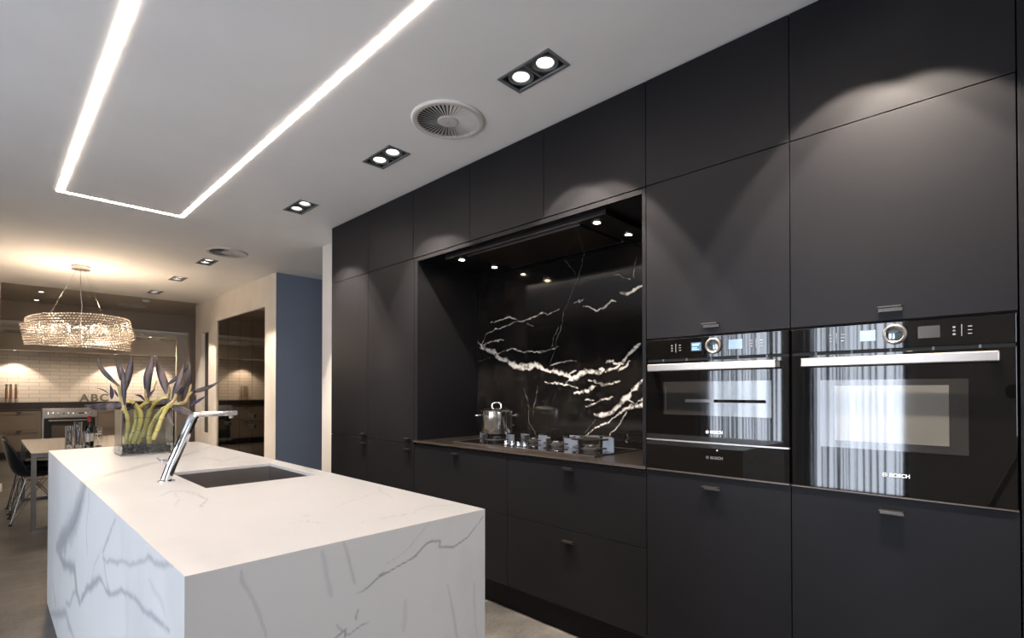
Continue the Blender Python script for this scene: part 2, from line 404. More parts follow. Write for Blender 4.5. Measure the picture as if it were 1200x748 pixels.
# partition on the left, portal walls in front of the far kitchen
struct('wall_partition', M['cream'], (-3.0, .128, 9.05, 9.35, 0, CZ))
struct('baseboard_partition', M['base'], (-3.0, .16, 9.03, 9.048, 0, .10))
struct('wall_portal', M['taupe'], (-3.0, 4.2, 11.3, 11.42, 2.392, CZ+.03), (2.742, 4.2, 11.3, 11.42, 0, 2.392))
struct('wall_portal', M['cream'], (-3.0, 2.666, 11.9, 12.0, 2.332, 2.34), (2.666, 4.2, 11.9, 12.0, 0, 2.34))
struct('wall_kitchen', M['tiles'], (-3.0, 4.2, 13.7, 13.9, 0, 2.5))
struct('wall_soffit', M['cream'], (-3.0, 4.2, 13.2, 13.7, 2.03, 2.46))
struct('wall_far_left', M['paint'], (-3.2,-3.0,9.35,14,0,2.8))
struct('wall_far_right', M['paint'], (4.0,4.2,6.30,14,0,2.8))

# string curtain before the windows
b = MB(); y = .80; rnd = random.Random(3)
while y < 3.2:
    wd = rnd.uniform(.004, .022); y2 = y+wd
    if rnd.random() < .9:
        dx = rnd.uniform(-.015, .015); xo = rnd.uniform(-.02, .02); ln = rnd.uniform(-.02, .02)
        z0, z1 = .03, 2.55
        v = [b.bm.verts.new(p) for p in ((-2.9+xo, y, z1), (-2.9+xo, y2, z1), (-2.9+xo+dx, y2+ln, z0), (-2.9+xo+dx, y+ln, z0),
                                          (-2.903+xo, y, z1), (-2.903+xo, y2, z1), (-2.903+xo+dx, y2+ln, z0), (-2.903+xo+dx, y+ln, z0))]
        for q in ((0,1,2,3),(7,6,5,4),(0,3,7,4),(1,5,6,2),(0,4,5,1),(3,2,6,7)): b.bm.faces.new([v[i] for i in q])
    y = y2 + rnd.choice((rnd.uniform(.002, .012), rnd.uniform(.006, .03)))
cur = thing('string_curtain', (-2.9, 2.0, 0), 'pale string curtain before the bright windows, mirrored in the oven glass', 'curtain')
o = b.build('strings', M['string'], cur); o['kind'] = 'stuff'
b = MB(); b.tube([(-2.9,.75,2.56),(-2.9,3.25,2.56)], .012); b.build('rail', M['curtainrail'], cur, smooth=True)

# ================================================================ KITCHEN RUN
G = .0015
def door(parent, y0, y1, z0, z1, name='door', hz=None, hy=None):
    d = box(name, M['door'], (FX, FX+.02, y0+G, y1-G, z0+G, z1-G), parent, bev=.0012)
    if hz is not None:
        hy = (y0+y1)/2 if hy is None else hy
        b = MB(); b.box(FX-.026, FX+.0, hy-.032, hy+.032, hz, hz+.004); b.box(FX-.004, FX-.0005, hy-.032, hy+.032, hz-.012, hz)
        b.build('handle', M['bronze'], d)
    return d
def carc(parent, y0, y1, segs, xb=2.64, extra=()):
    b = MB()
    for z0, z1 in segs: b.box(FX+.0215, xb, y0+.002, y1-.002, z0, z1)
    for q in extra: b.box(*q)
    return b.build('carcass', M['carcass'], parent)
YS = [4.185, 3.583, 2.98, 2.38, 1.78, 1.171, .577, -.025]
TZ, UZ = 2.662, 2.18
grp = 'charcoal tall cabinet units'
t = thing('tall_cabinet', (2.35, 3.88, 0), 'charcoal tall handled cabinet at the far end of the run, beside the white wall stub', 'cabinet')
carc(t, YS[1], YS[0], [(.13, TZ)])
door(t, YS[1], YS[0], UZ, TZ); door(t, YS[1], YS[0], .885, UZ, hz=.918, hy=YS[1]+.05); door(t, YS[1], YS[0], .15, .885, hz=.845, hy=YS[1]+.05)
t = thing('tall_cabinet', (2.35, 3.28, 0), 'charcoal tall cabinet directly left of the cooking niche', 'cabinet')
carc(t, YS[2], YS[1], [(.13, TZ)])
door(t, YS[2], YS[1], UZ, TZ); door(t, YS[2]-.015, YS[1], .885, UZ, hz=.918, hy=YS[2]+.05); door(t, YS[2]-.015, YS[1], .15, .885, hz=.845, hy=YS[2]+.05)
lb = ['leftmost charcoal overhead cabinet above the cooking niche', 'middle charcoal overhead cabinet above the cooking niche', 'charcoal overhead cabinet above the niche, next to the oven housing']
for k in range(3):
    t = thing('overhead_cabinet', (2.35, (YS[2+k]+YS[3+k])/2, 2.18), lb[k], 'cabinet')
    carc(t, YS[3+k], YS[2+k], [(UZ+.002, TZ)]); door(t, YS[3+k], YS[2+k], UZ, TZ)
for k, nm in ((5, 'charcoal tall oven housing holding the compact oven and warming drawer'), (6, 'charcoal tall oven housing at the right end holding the large oven')):
    t = thing('oven_housing', (2.35, (YS[k]+YS[k+1])/2, 0), nm, 'cabinet')
    y0, y1 = YS[k+1], YS[k]
    carc(t, y0, y1, [(.13, .898), (1.484, TZ)], extra=[(FX+.03, 2.64, y0+.002, y0+.010, .898, 1.484), (FX+.03, 2.64, y1-.010, y1-.002, .898, 1.484)])
    door(t, y0, y1, UZ, TZ); door(t, y0, y1, 1.484, UZ, hz=1.527); door(t, y0, y1, .15, .902, hz=.857)
box('end_panel', M['door'], (FX, 2.69, -.052, -.027, 0, TZ), None, bev=.001)
tag(bpy.data.objects['end_panel'], 'charcoal vertical end panel closing the cabinet run on the right', 'panel')
box('plinth', M['plinth'], (2.115, 2.135, -.025, 4.18, .002, .128), None)
tag(bpy.data.objects['plinth'], 'black recessed plinth under the whole cabinet run', 'plinth')
# niche base: drawers
for y0, y1, nm in ((2.052, 2.963, 'charcoal drawer cabinet under the pot, partly hidden by the island'), (1.171, 2.052, 'charcoal drawer cabinet under the empty wok burner')):
    t = thing('drawer_cabinet', (2.35, (y0+y1)/2, 0), nm, 'cabinet')
    carc(t, y0, y1, [(.13, .888)])
    door(t, y0, y1, .541, .884, 'drawer', hz=.857); door(t, y0, y1, .15, .541, 'drawer', hz=.485)
b = MB(); b.box(FX-.006, 2.637, 1.190, 2.927, .898, .913)
b.box(FX-.004, FX+.03, 1.1725, 1.190, .898, .913); b.box(FX-.004, FX+.03, 2.927, 2.962, .898, .913)
w = b.build('worktop', M['worktop']); tag(w, 'thin dark brown worktop inside the cooking niche', 'worktop')
box('front_edge', M['edge'], (FX-.0085, FX-.0062, 1.174, 2.961, .899, .912), w)
t = thing('niche_surround', (2.35, 2.05, .91), 'charcoal frame lining the cooking niche at its sides and top', 'surround')
b = MB()
b.box(FX, 2.637, 2.927, 2.962, .9145, 2.176); b.build('side_panel', M['door'], t)
b = MB(); b.box(FX, 2.637, 1.1725, 1.190, .9145, 2.176); b.build('side_panel', M['door'], t)
b = MB(); b.box(FX, FX+.02, 1.191, 2.926, 2.152, 2.176); b.build('top_rail', M['door'], t)
box('top_panel', M['hood'], (FX+.0205, 2.637, 1.191, 2.926, 2.156, 2.176), t)
# marble backsplash
def pl(s, w, i=1.): return (s, w, i)
BV = [
 ([(560,400),(568,409),(580,413),(584,419),(591,422),(599,425.6),(609.5,430),(624,427),(635,431),(643,435),(654.5,439),(665,440.5),(676,445)], .030, 1),
 ([(595,425),(612,431),(628,428),(640,434)], .040, 1), ([(562,408),(580,410)], .022, .9),
 ([(655,441),(665,439),(676,434)], .012, .9), ([(663,449),(681,438.5),(690,436),(698.5,436),(707,432)], .030, 1),
 ([(710,435),(723,431),(728,427)], .020, 1), ([(710,425),(721,422.5)], .012, .9), ([(720,426),(730,425),(736,418),(740,411),(749,403)], .020, 1),
 ([(725,435),(732,430),(738,424)], .010, .9), ([(690,446),(700,449),(709,451),(727,445.5)], .013, 1), ([(674,463),(684.6,458),(697,453)], .018, 1),
 ([(685,468),(695,468)], .012, .9), ([(685,476),(695,473),(703.7,469.5),(717,467)], .010, .95), ([(640,450),(655,451),(665.4,452.7),(678,455)], .013, .95),
 ([(696,486),(709,484),(717.6,481.7),(724.5,476.5),(731.5,468.7),(740,457),(749,447.8),(757,440)], .026, 1),
 ([(757,464),(752,474.8),(742,475.6),(731.5,480)], .030, 1), ([(735,479),(721,487),(707,497),(693,506),(680,515)], .010, 1),
 ([(733,467),(743.7,473),(757,462)], .013, .9), ([(735,483),(728,495.6),(721,504),(713,515)], .007, .8), ([(698,492),(686,507)], .003, .4),
 ([(730,344),(737,343.7),(744.7,338.5),(756,333)], .014, 1), ([(684,359.5),(700.6,363.5),(711,357),(719,351),(724,353)], .010, 1),
 ([(673,355),(685,351.5)], .006, .6), ([(687.6,291.5),(683,304.7),(677,327),(669.7,346),(664,357.6),(658,372),(655,386),(650,406),(645,425)], .0045, .22),
 ([(659,299),(667,310.6),(676,322)], .003, .15), ([(575,377.5),(586,374),(598,372.5),(606,375)], .007, .8),
 ([(565,402),(569.7,391.8),(581.7,385.5),(596.4,381.5),(602,378),(618,375.5),(627,372),(635,367.8),(640.6,368.8),(647,367),(655,363.4)], .007, .8),
 ([(618,380),(625,383)], .004, .5), ([(563,406),(569.7,401.5),(579,399),(590,398.4)], .009, .85),
 ([(583,414),(595,410),(607,409),(612.5,411.6),(623,409),(630,411),(640.6,409.5),(654,405.5)], .007, .8), ([(652.6,381.5),(646.6,403.5)], .003, .4),
 ([(644,428),(650,427),(665,425.7),(675,423)], .008, .85), ([(612,457),(618,467.7),(619,480.6),(619,495),(625.6,503),(629,513)], .004, .2),
 ([(630,451.7),(628,469),(625.6,477),(625,489)], .004, .18), ([(605,498),(599,503)], .004, .3), ([(736,510),(733,520)], .004, .4), ([(722,322),(735,327),(742,326)], .004, .4),
 ([(560,425),(575,420)], .003, .2), ([(747,300),(745,325)], .004, .3)]
V, Fc, P2 = [], [], []
MXP = 2.6385
grid_patch(V, Fc, P2, 1.190, 2.9265, .9145, 2.155, .0032, lambda a, c: (MXP, a, c), flip=False)
nP = np.array(P2); lines = [([onX(u, v, MXP) for u, v in s], w*.60, i) for s, w, i in BV]
val = veins(nP, lines, .022, 9, 5, rag=.95, rsc=24, soft=.6, fine=(.0085, 50))
hole = fbm(nP, 40, 300, 5); val = val*np.clip((hole-.34)*5.5, .2, 1)*np.clip(.35+1.3*fbm(nP, 12, 333, 3), .4, 1)
val = np.maximum(val, np.clip((fbm(nP, 26, 400, 5)-.68)*3, 0, .010))
# close the slab (edges and back) so that it has a thickness
n0 = len(V)
for q in ((MXP,1.190,.9145),(MXP,2.9265,.9145),(MXP,2.9265,2.155),(MXP,1.190,2.155),(2.66,1.190,.9145),(2.66,2.9265,.9145),(2.66,2.9265,2.155),(2.66,1.190,2.155)): V.append(q)
for q in ((4,5,6,7),(0,1,5,4),(1,2,6,5),(2,3,7,6),(3,0,4,7)): Fc.append(tuple(n0+i for i in q))
val = np.concatenate([val, np.zeros(8)])
o = vein_obj('marble_backsplash', V, Fc, val, M['blackmarble'], None, (MXP, 2.05, .9145))
tag(o, 'polished black marble backsplash with jagged white veins behind the hob', 'backsplash')
# hood
hd = thing('cooker_hood', (2.35, 2.05, 2.10), 'black flush cooker hood with four small lamps in the niche top', 'cooker hood')
b = MB(); b.box(2.13, 2.62, 1.42, 1.60, 2.128, 2.155); b.box(2.13, 2.62, 2.50, 2.68, 2.128, 2.155)
b.box(2.13, 2.16, 1.60, 2.50, 2.128, 2.155); b.box(2.585, 2.62, 1.60, 2.50, 2.128, 2.155); b.build('frame', M['hood'], hd)
box('glass_panel', M['hoodglass'], (2.168, 2.577, 1.612, 2.488, 2.120, 2.150), hd, bev=.002)
b = MB(); b.box(2.160, 2.166, 1.602, 2.498, 2.121, 2.127); b.box(2.579, 2.584, 1.602, 2.498, 2.121, 2.127); b.build('trim', M['steel2'], hd)
for x, y in ((2.20, 1.52), (2.49, 1.51), (2.20, 2.595), (2.49, 2.585)):
    b = MB(); b.lathe([(.018,.004),(.030,.004),(.030,-.001),(.018,-.001)], (x, y, 2.1275-.0035), close=True); r = b.build('lamp_ring', M['steel2'], hd, smooth=True)
    b = MB(); b.lathe([(0,0),(.017,0),(.017,.003),(0,.003)], (x, y, 2.1235)); b.build('lamp_lens', M['lampw'], r)

def spot(name, loc, energy, color, size, blend, rot=(0,0,0), rad=.02):
    l = bpy.data.lights.new(name, 'SPOT'); l.energy = energy; l.color = color; l.spot_size = R(size); l.spot_blend = blend; l.shadow_soft_size = rad
    o = bpy.data.objects.new(name, l); COL.objects.link(o); o.location = loc; o.rotation_euler = rot; return o
def point(name, loc, energy, color, rad=.03):
    l = bpy.data.lights.new(name, 'POINT'); l.energy = energy; l.color = color; l.shadow_soft_size = rad
    o = bpy.data.objects.new(name, l); COL.objects.link(o); o.location = loc; return o
for x, y in ((2.20, 1.52), (2.49, 1.51), (2.20, 2.595), (2.49, 2.585)):
    spot('hood_light', (x, y, 2.118), 1.1, (1,.74,.45), 120, .6, rad=.012)

# ---- ovens
def badge(parent, y, z, size, m, x):
    text('lettering', 'BOSCH', m, (x, y-.010*size, z), .0165*size, parent, (0,-1,0), (0,0,1), bold=.0004*size, depth=.0003)
    y0_ = y; size *= .55; b = MB(); c = (x, y+.054*size, z)
    b.lathe([(.0105*size,-.0003),(.0125*size,-.0003),(.0125*size,.0003),(.0105*size,.0003)], c, 'X', 28, close=True)
    for s in (-1, 1):
        b.box(x-.0003, x+.0003, c[1]+s*.0045*size-.0012*size, c[1]+s*.0045*size+.0012*size, z-.0085*size, z+.0085*size)
    b.box(x-.0003, x+.0003, c[1]-.0045*size, c[1]+.0045*size, z-.001*size, z+.001*size)
    b.build('emblem', m, parent)
def oven(y0, y1, z0, z1, label, win, hb, icons_right, wide):
    yc = (y0+y1)/2; x = FX-.004
    t = thing('built_in_oven', (2.35, yc, z0), label, 'oven')
    box('body', M['ovengap'], (FX+.022, 2.60, y0+.012, y1-.012, z0+.004, z1-.006), t)
    cp = box('control_panel', M['ovenglass'], (x, FX+.018, y0+.002, y1-.002, 1.392, z1), t, bev=.001)
    d = box('door', M['ovenglass'], (x, FX+.018, y0+.002, y1-.002, z0, 1.381), t, bev=.001)
    b = MB(); b.box(FX+.002, FX+.018, y0+.004, y1-.004, 1.3815, 1.3915); 
    b.build('air_gap', M['ovengap'], t)
    for k in range(5):
        yy = y0+.08+k*(y1-y0-.16)/4; box('gap_spacer', M['lampbody'], (x+.004, FX+.0018, yy-.003, yy+.003, 1.3812, 1.3918), t)
    w = box('window', M['ovenwin'], (x-.0007, x-.0001, *win), d)
    if win[3] < 1.295 and wide:
        box('inner_window', mat('inner_window', (.12,.115,.10), .05, ior=1.8), (x-.0012, x-.0008, win[0]+.045, win[1]-.045, win[2]+.025, win[3]-.02), d)
    else:
        b = MB(); b.box(x-.0012, x-.0008, win[0]+.02, win[1]-.1, 1.205, 1.217); b.box(x-.0012, x-.0008, win[1]-.012, win[1]-.009, win[2]+.02, win[3]-.02); b.build('reflection_streak', M['screendark'], d)  # faint glowing bar painted on the window as a reflected light streak
        box('inner_window', mat('inner_window', (.016,.018,.020), .05, ior=1.8), (x-.0012, x-.0008, win[0], win[0]+.22, win[2]+.0, win[3]-.0), d)
    hbar = MB(); hbar.box(x-.046, x-.034, hb[0], hb[1], 1.337, 1.369, bev=.004)
    h = hbar.build('handle', M['alu'], d)
    for yy in (hb[0]+.012, hb[1]-.012): box('handle_bracket', M['lampbody'], (x-.034, x-.0002, yy-.011, yy+.011, 1.342, 1.364), h)
    # dial
    zc = 1.4375
    b = MB(); b.lathe([(.0225,-.003),(.0235,-.010),(.027,-.012),(.0325,-.010),(.0335,-.001),(.0225,-.001)], (x, yc-.012, zc), 'X', 40, close=True); dl = b.build('dial', M['alu'], cp, smooth=True)
    b = MB(); b.lathe([(0,-.006),(.012,-.0055),(.0222,-.003),(.0222,-.001),(0,-.001)], (x, yc-.012, zc), 'X', 32); b.build('dial_face', mat('dial_face', (.03,.05,.06), .06, ior=2.2), dl, smooth=True)
    yl, yr = yc+.062, yc-.098
    sm = M['screen']; 
    b = MB(); b.box(x-.0009, x-.0002, yl-.022, yl+.022, zc-.017, zc+.019); s1 = b.build('display', sm, cp)
    b = MB()
    for z, w in ((zc+.012,.034),(zc+.006,.030),(zc-.004,.022),(zc-.011,.03)):
        b.box(x-.0013, x-.001, yl+.018-w, yl+.018, z-.0015, z+.0015)
    b.build('display_text', M['screentext'], s1)
    b = MB(); b.box(x-.0009, x-.0002, yr-.028, yr+.026, zc-.018, zc+.020); b.build('display', sm if not wide else M['screendark'], cp)
    for sgn in (1, -1):
        b = MB(); yy = yc+sgn*.165-.012
        b.box(x-.0008, x-.0002, yy-.0007, yy+.0007, zc-.018, zc+.018)
        for k in (-1, 0, 1):
            b.box(x-.0008, x-.0002, yy+.014, yy+.021, zc+k*.011-.0015, zc+k*.011+.0015)
            b.box(x-.0008, x-.0002, yy-.024, yy-.014, zc+k*.011-.001, zc+k*.011+.001)
            b.box(x-.0008, x-.0002, yy+.016, yy+.019, zc+k*.011-.003, zc+k*.011+.003)
        b.build('touch_symbols', M['icon'], cp)
    return t, d, x
t, d, x = oven(.580, 1.168, 1.042, 1.478, 'compact built-in oven with steel bar handle above the warming drawer', (.642, 1.085, 1.150, 1.292), (.612, 1.140), True, False)
badge(d, .862, 1.083, .95, M['logo'], x-.0008)
b = MB(); b.box(FX-.006, FX+.01, .582, 1.168, 1.0355, 1.0405); b.build('bottom_trim', M['steel2'], t)
t, d, x = oven(-.022, .574, .907, 1.478, 'large built-in oven with pale inner window and steel bar handle', (.085, .480, 1.055, 1.290), (.015, .532), True, True)
badge(d, .264, .975, 1.0, M['logo'], x-.0014)
b = MB(); b.box(FX-.006, FX+.01, -.022, .574, .9025, .906); b.build('bottom_trim', M['edge'], t)
t = thing('warming_drawer', (2.35, .876, .905), 'flat black glass warming drawer beneath the compact oven', 'warming drawer')
box('body', M['ovengap'], (FX+.022, 2.60, .592, 1.158, .906, 1.030), t)
fr = box('front', M['ovenglass'], (FX-.004, FX+.018, .582, 1.168, .909, 1.034), t, bev=.001)
badge(fr, .862, .978, .95, M['logodim'], FX-.0046)
b = MB(); b.lathe([(0,-.0004),(.0035,-.0004),(.0035,0),(0,0)], (FX-.0044, .850, 1.010), 'X', 16); b.build('indicator', M['icon'], fr)
b = MB(); b.box(FX-.006, FX+.01, .582, 1.168, .9025, .9075); b.build('bottom_trim', M['edge'], fr)

# ---- hob
hz = .9135
hb = thing('gas_hob', (2.39, 2.08, hz), 'wide black glass gas hob with four burners set in the worktop', 'gas hob')
box('glass_plate', M['hobglass'], (2.172, 2.60, 1.52, 2.645, hz, hz+.005), hb)
b = MB()
for q in ((2.168,2.1718,1.516,2.649),(2.6002,2.604,1.516,2.649)): b.box(q[0],q[1],q[2],q[3],hz,hz+.007)
for q in ((1.516,1.5198),(2.6452,2.649)): b.box(2.1718,2.6002,q[0],q[1],hz,hz+.007)
b.build('steel_trim', M['edge'], hb)
top = hz+.005
def burner(x, y, r, wok=False):
    hh = .075 if wok else .050
    b = MB(); b.lathe([(0,.0),(r*.50,.0),(r*.50,.010),(r*.34,.016),(r*.34,.022),(0,.024)], (x,y,top+.0002), n=28); bn = b.build('burner_cap', M['iron'], hb, smooth=True)
    b = MB(); b.lathe([(r*.22,.024),(r*.30,.024),(r*.28,.030),(r*.22,.030)], (x,y,top+.0002), n=24, close=True); b.build('burner_ring', M['steel'], bn, smooth=True)
    b = MB()
    b.lathe([(r*.88,.013),(r*1.02,.013),(r*1.02,.020),(r*.88,.020)], (x,y,top), n=40, close=True)
    if wok: b.lathe([(r*1.02,hh-.014),(r*1.12,hh-.014),(r*1.16,hh-.004),(r*1.06,hh-.002)], (x,y,top), n=40, close=True)
    b.build('support_ring', M['iron'], hb, smooth=True)
    for sx in (-1, 1): box('support_blade', M['iron'], (x+sx*r*.98-.020, x+sx*r*.98+.020, y-.004, y+.004, top+.0, top+hh), hb)
    for sy in (-1, 1):
        b = MB(); b.box(x-.003, x+.003, y+sy*r*1.10-.036, y+sy*r*1.10+.036, top+.0, top+hh); b.build('support_blade', M['plate'], hb)
burner(2.40, 2.47, .115); burner(2.50, 2.225, .07); burner(2.44, 1.98, .085); burner(2.40, 1.70, .105, True)
for k in range(4):
    yy = 2.225-k*.052
    b = MB(); b.lathe([(0,0),(.019,0),(.0195,.004),(.014,.006),(.0135,.026),(.0115,.029),(0,.030)], (2.245, yy, top+.0002), n=24); b.build('knob', M['chrome'], hb, smooth=True)
# ---- pot
pz = top+.0505
pt = thing('stock_pot', (2.40, 2.47, pz), 'shiny steel stock pot with lid on the left gas burner', 'pot')
PR, PH = .108, .150
b = MB(); b.lathe([(0,0),(PR-.012,0),(PR-.003,.004),(PR,.012),(PR,PH-.004),(PR+.003,PH),(PR-.002,PH),(PR-.004,PH-.01),(PR-.004,.012),(0,.006)], (2.40,2.47,pz), n=64); b.build('body', M['steel'], pt, smooth=True)
b = MB(); b.lathe([(PR+.001,PH+.0005),(PR+.002,PH+.004),(PR*.85,PH+.012),(PR*.45,PH+.022),(0,PH+.027)], (2.40,2.47,pz), n=64); ld = b.build('lid', M['steel'], pt, smooth=True)
sx = Vector((CS, -SN, 0))
def arch(c, half, rise, r, n=14, axis=sx, sq=.5, up=Vector((0,0,1))):
    pts = []
    for k in range(n+1):
        a = math.pi*k/n; ca, sa = math.cos(a), math.sin(a)
        pts.append(Vector(c)+axis*half*math.copysign(abs(ca)**sq, ca)+up*rise*abs(sa)**sq)
    b = MB(); b.tube(pts, r, 10); return b
arch((2.40,2.47,pz+PH+.016), .030, .040, .006).build('lid_handle', M['chrome'], ld, smooth=True)
for s in (-1, 1):
    c = Vector((2.40,2.47,pz+PH-.028))+sx*s*(PR-.002)
    side = Vector((0,0,1)).cross(sx)
    arch(c, .036, .038, .007, axis=side, up=sx*s).build('side_handle', M['chrome'], pt, smooth=True)

# ================================================================ ISLAND
IX0, IX1, IY0, IY1, IZ = .266, 1.040, 1.120, 4.085, .900
SX0, SX1, SY0, SY1 = .560, .970, 2.085, 2.585
isl = thing('kitchen_island', ((IX0+IX1)/2, (IY0+IY1)/2, 0), 'white marble waterfall kitchen island with soft grey veins', 'kitchen island')
LV = [([(101,567),(95.7,590),(86.5,614),(77.4,631),(68,642)], .085, .58), ([(97,585),(88,615),(76,635),(70,645),(76,657),(89.6,667.7),(91,687.5),(95.7,706)], .040, .60),
 ([(99,575),(92,605),(84,622)], .020, .75),
 ([(95.7,706),(100,695),(111,684.5),(121.6,679),(126,690.6),(132,696),(144,693.6),(163,706),(181,718),(200,735)], .011, .6), ([(97,703),(101,694),(111,683),(121,679)], .022, .6),
 ([(137,607),(127.7,632.7),(121.6,646.4),(124.6,663),(127.7,681.4),(131,695)], .009, .55), ([(121.6,652.5),(138,660),(159.7,658.6),(175,654),(193,663),(205,668)], .009, .5),
 ([(60,718),(68,719.5),(79,715),(83,730),(89.6,748)], .03, .45), ([(105,570),(105,593),(103,620),(104,650)], .012, .35), ([(79,703),(84,707),(91,690)], .014, .4),
 ([(62,672),(67,703),(70,733)], .03, .3), ([(150,700),(152,725),(150,748)], .008, .2), ([(175,680),(190,700),(196,720)], .012, .18), ([(120,640),(112,665),(108,690)], .006, .3)]
TV = [([(98,567),(125,556),(160,547.5),(200,539),(232,529)], .035, .34), ([(101,566),(125,557),(150,550)], .012, .45), ([(182.5,583),(196,576),(218,576),(244,583),(240,594)], .006, .45), ([(200,576),(206,584),(207,594)], .005, .25),
 ([(235,536.5),(262,541),(280,535)], .02, .2), ([(215,530),(240,526),(250,522)], .02, .22), ([(336.7,614),(358,610),(379,612.5)], .003, .45), ([(345,606),(360,604)], .002, .3), ([(422,612),(473.5,603),(500,594),(531,592)], .003, .35), ([(385,596),(420,585),(447,575),(447,568)], .003, .25),
 ([(447,572),(461,583)], .004, .2), ([(150,560),(190,566),(200,570)], .004, .15)]
FV = [([(415,694),(428,689.5),(449,671),(484,652),(500,638),(507,635),(516,634),(514.6,642),(531,641),(546.5,630),(565,606)], .0035, .75), ([(445,673),(452,669)], .006, .7), ([(480,654),(488,650)], .005, .6),
 ([(283.4,668),(283,680),(291,691),(300,711),(312,748)], .005, .28), ([(376,647),(381,677),(388,698.6)], .009, .2), ([(402,638),(409,662),(411,670),(416,683)], .005, .32), ([(421,713),(418,726)], .003, .7),
 ([(385,752),(406.6,735),(405,746)], .0035, .75), ([(396,729),(398,733),(409.7,741),(428,729),(440,724)], .0025, .6), ([(523.7,686.5),(533,726),(537,748)], .006, .28), ([(476.6,701.7),(473.5,738)], .010, .15), ([(450,660),(470,648),(480,640),(505,612)], .002, .25), ([(555,680),(560,748)], .008,.2)]
V, Fc, P2 = [], [], []
vals = []
def patch(a0,a1,b0,b1,f3,lines,warp,seed,rag,soft,flip=False,res=.007):
    P = []; grid_patch(V, Fc, P, a0,a1,b0,b1,res,f3,flip)
    nP = np.array(P); v = veins(nP, lines, warp, 7, seed, rag=rag, rsc=22, soft=soft)
    v = np.maximum(v, np.clip((fbm(nP*np.array([1.,.5]), 3.0, seed+7, 5)-.60)*.8, 0, .10))
    vals.append(v)
tl = [([onZ(u, v, IZ) for u, v in s], w, i) for s, w, i in TV]
ftop = lambda a, c: (a, c, IZ)
for q in ((IX0, SX0, IY0, IY1), (SX1, IX1, IY0, IY1), (SX0, SX1, IY0, SY0), (SX0, SX1, SY1, IY1)):
    patch(*q, ftop, tl, .025, 21, .5, .9)
ll = [([onX(u, v, IX0) for u, v in s], w, i) for s, w, i in LV]
patch(IY0, IY1, 0, IZ, lambda a, c: (IX0, a, c), ll, .020, 31, .6, .8, flip=False)
fl = [([onY(u, v, IY0) for u, v in s], w, i) for s, w, i in FV]
patch(IX0, IX1, 0, IZ, lambda a, c: (a, IY0, c), fl, .010, 41, .5, .8, res=.004)
patch(IY0, IY1, 0, IZ, lambda a, c: (IX1, a, c), [], .01, 51, .5, .8, res=.05)
patch(IX0, IX1, 0, IZ, lambda a, c: (a, IY1, c), [], .01, 61, .5, .8, res=.05)
TH = .012
patch(SX0, SX1, IZ-TH, IZ, lambda a, c: (a, SY0, c), [], .01, 71, .5, .8, res=.05); patch(SX0, SX1, IZ-TH, IZ, lambda a, c: (a, SY1, c), [], .01, 71, .5, .8, res=.05)
patch(SY0, SY1, IZ-TH, IZ, lambda a, c: (SX0, a, c), [], .01, 71, .5, .8, res=.05); patch(SY0, SY1, IZ-TH, IZ, lambda a, c: (SX1, a, c), [], .01, 71, .5, .8, res=.05)
vein_obj('marble_shell', V, Fc, np.concatenate(vals), M['whitemarble'], isl, ORG[isl.name])
# sink
sk = thing('sink', ((SX0+SX1)/2, (SY0+SY1)/2, IZ-.20), 'undermounted rectangular steel sink in the marble island top', 'sink')
b = MB(); zt = IZ-TH-.0005; zb = IZ-.20
o0 = .001
def rect(x0,x1,y0,y1,z): return [b.bm.verts.new(p) for p in ((x0,y0,z),(x1,y0,z),(x1,y1,z),(x0,y1,z))]
A = rect(SX0+o0,SX1-o0,SY0+o0,SY1-o0,zt); Bq = rect(SX0+.004,SX1-.004,SY0+.004,SY1-.004,zb)
C2 = rect(SX0-.012,SX1+.012,SY0-.012,SY1+.012,zt); D2 = rect(SX0-.006,SX1+.006,SY0-.006,SY1+.006,zb-.003)
for k in range(4):
    j = (k+1) % 4
    b.bm.faces.new((A[k],A[j],Bq[j],Bq[k])); b.bm.faces.new((C2[k],C2[j],A[j],A[k])); b.bm.faces.new((C2[k],C2[j],D2[j],D2[k]))
b.bm.faces.new(Bq); b.bm.faces.new(D2); b.build('basin', M['sink'], sk)
b = MB(); b.lathe([(0,.002),(.028,.002),(.040,.004),(.044,.001),(0,.0005)], (.765,2.40,zb+.0002), n=32); b.build('drain', M['steel'], sk, smooth=True)
# faucet
fy = 2.342
fc = thing('faucet', (.490, fy, IZ), 'chrome angular faucet leaning over the island sink', 'faucet')
b = MB(); b.lathe([(0,0),(.030,0),(.030,.004),(.026,.006),(0,.006)], (.492, fy, IZ+.0003), n=32); b.build('base_plate', M['chrome'], fc, smooth=True)
b = MB(); b.tube([(.490,fy,IZ+.006),(.5075,fy,IZ+.06),(.545,fy,IZ+.155),(.575,fy,IZ+.232),(.583,fy,IZ+.245),(.594,fy,IZ+.252)], [.0185,.0185,.019,.019,.0185,.016], 24, flat=1.0); b.build('stem', M['chrome'], fc, smooth=True)
b = MB(); b.tube([(.580,fy,IZ+.247),(.592,fy,IZ+.254),(.615,fy,IZ+.257),(.66,fy,IZ+.2585),(.742,fy,IZ+.260)], [.014,.017,.0165,.0155,.014], 24, flat=.72, up=Vector((0,0,1)))
sp = b.build('spout', M['chrome'], fc, smooth=True)
b = MB(); b.lathe([(0,-.010),(.009,-.010),(.010,0),(0,.0)], (.722,fy,IZ+.2485), n=20); b.build('aerator', M['steel2'], sp, smooth=True)
b = MB(); b.tube([(.502,fy,IZ+.075),(.4915,fy,IZ+.078),(.478,fy,IZ+.082)], [.0085,.0085,.0075], 16); lv = b.build('lever_hub', M['chrome'], fc, smooth=True)
b = MB(); b.tube([(.481,fy,IZ+.081),(.472,fy+.012,IZ+.086),(.468,fy+.030,IZ+.092)], [.004,.0035,.003], 10); b.build('lever', M['chrome'], lv, smooth=True)

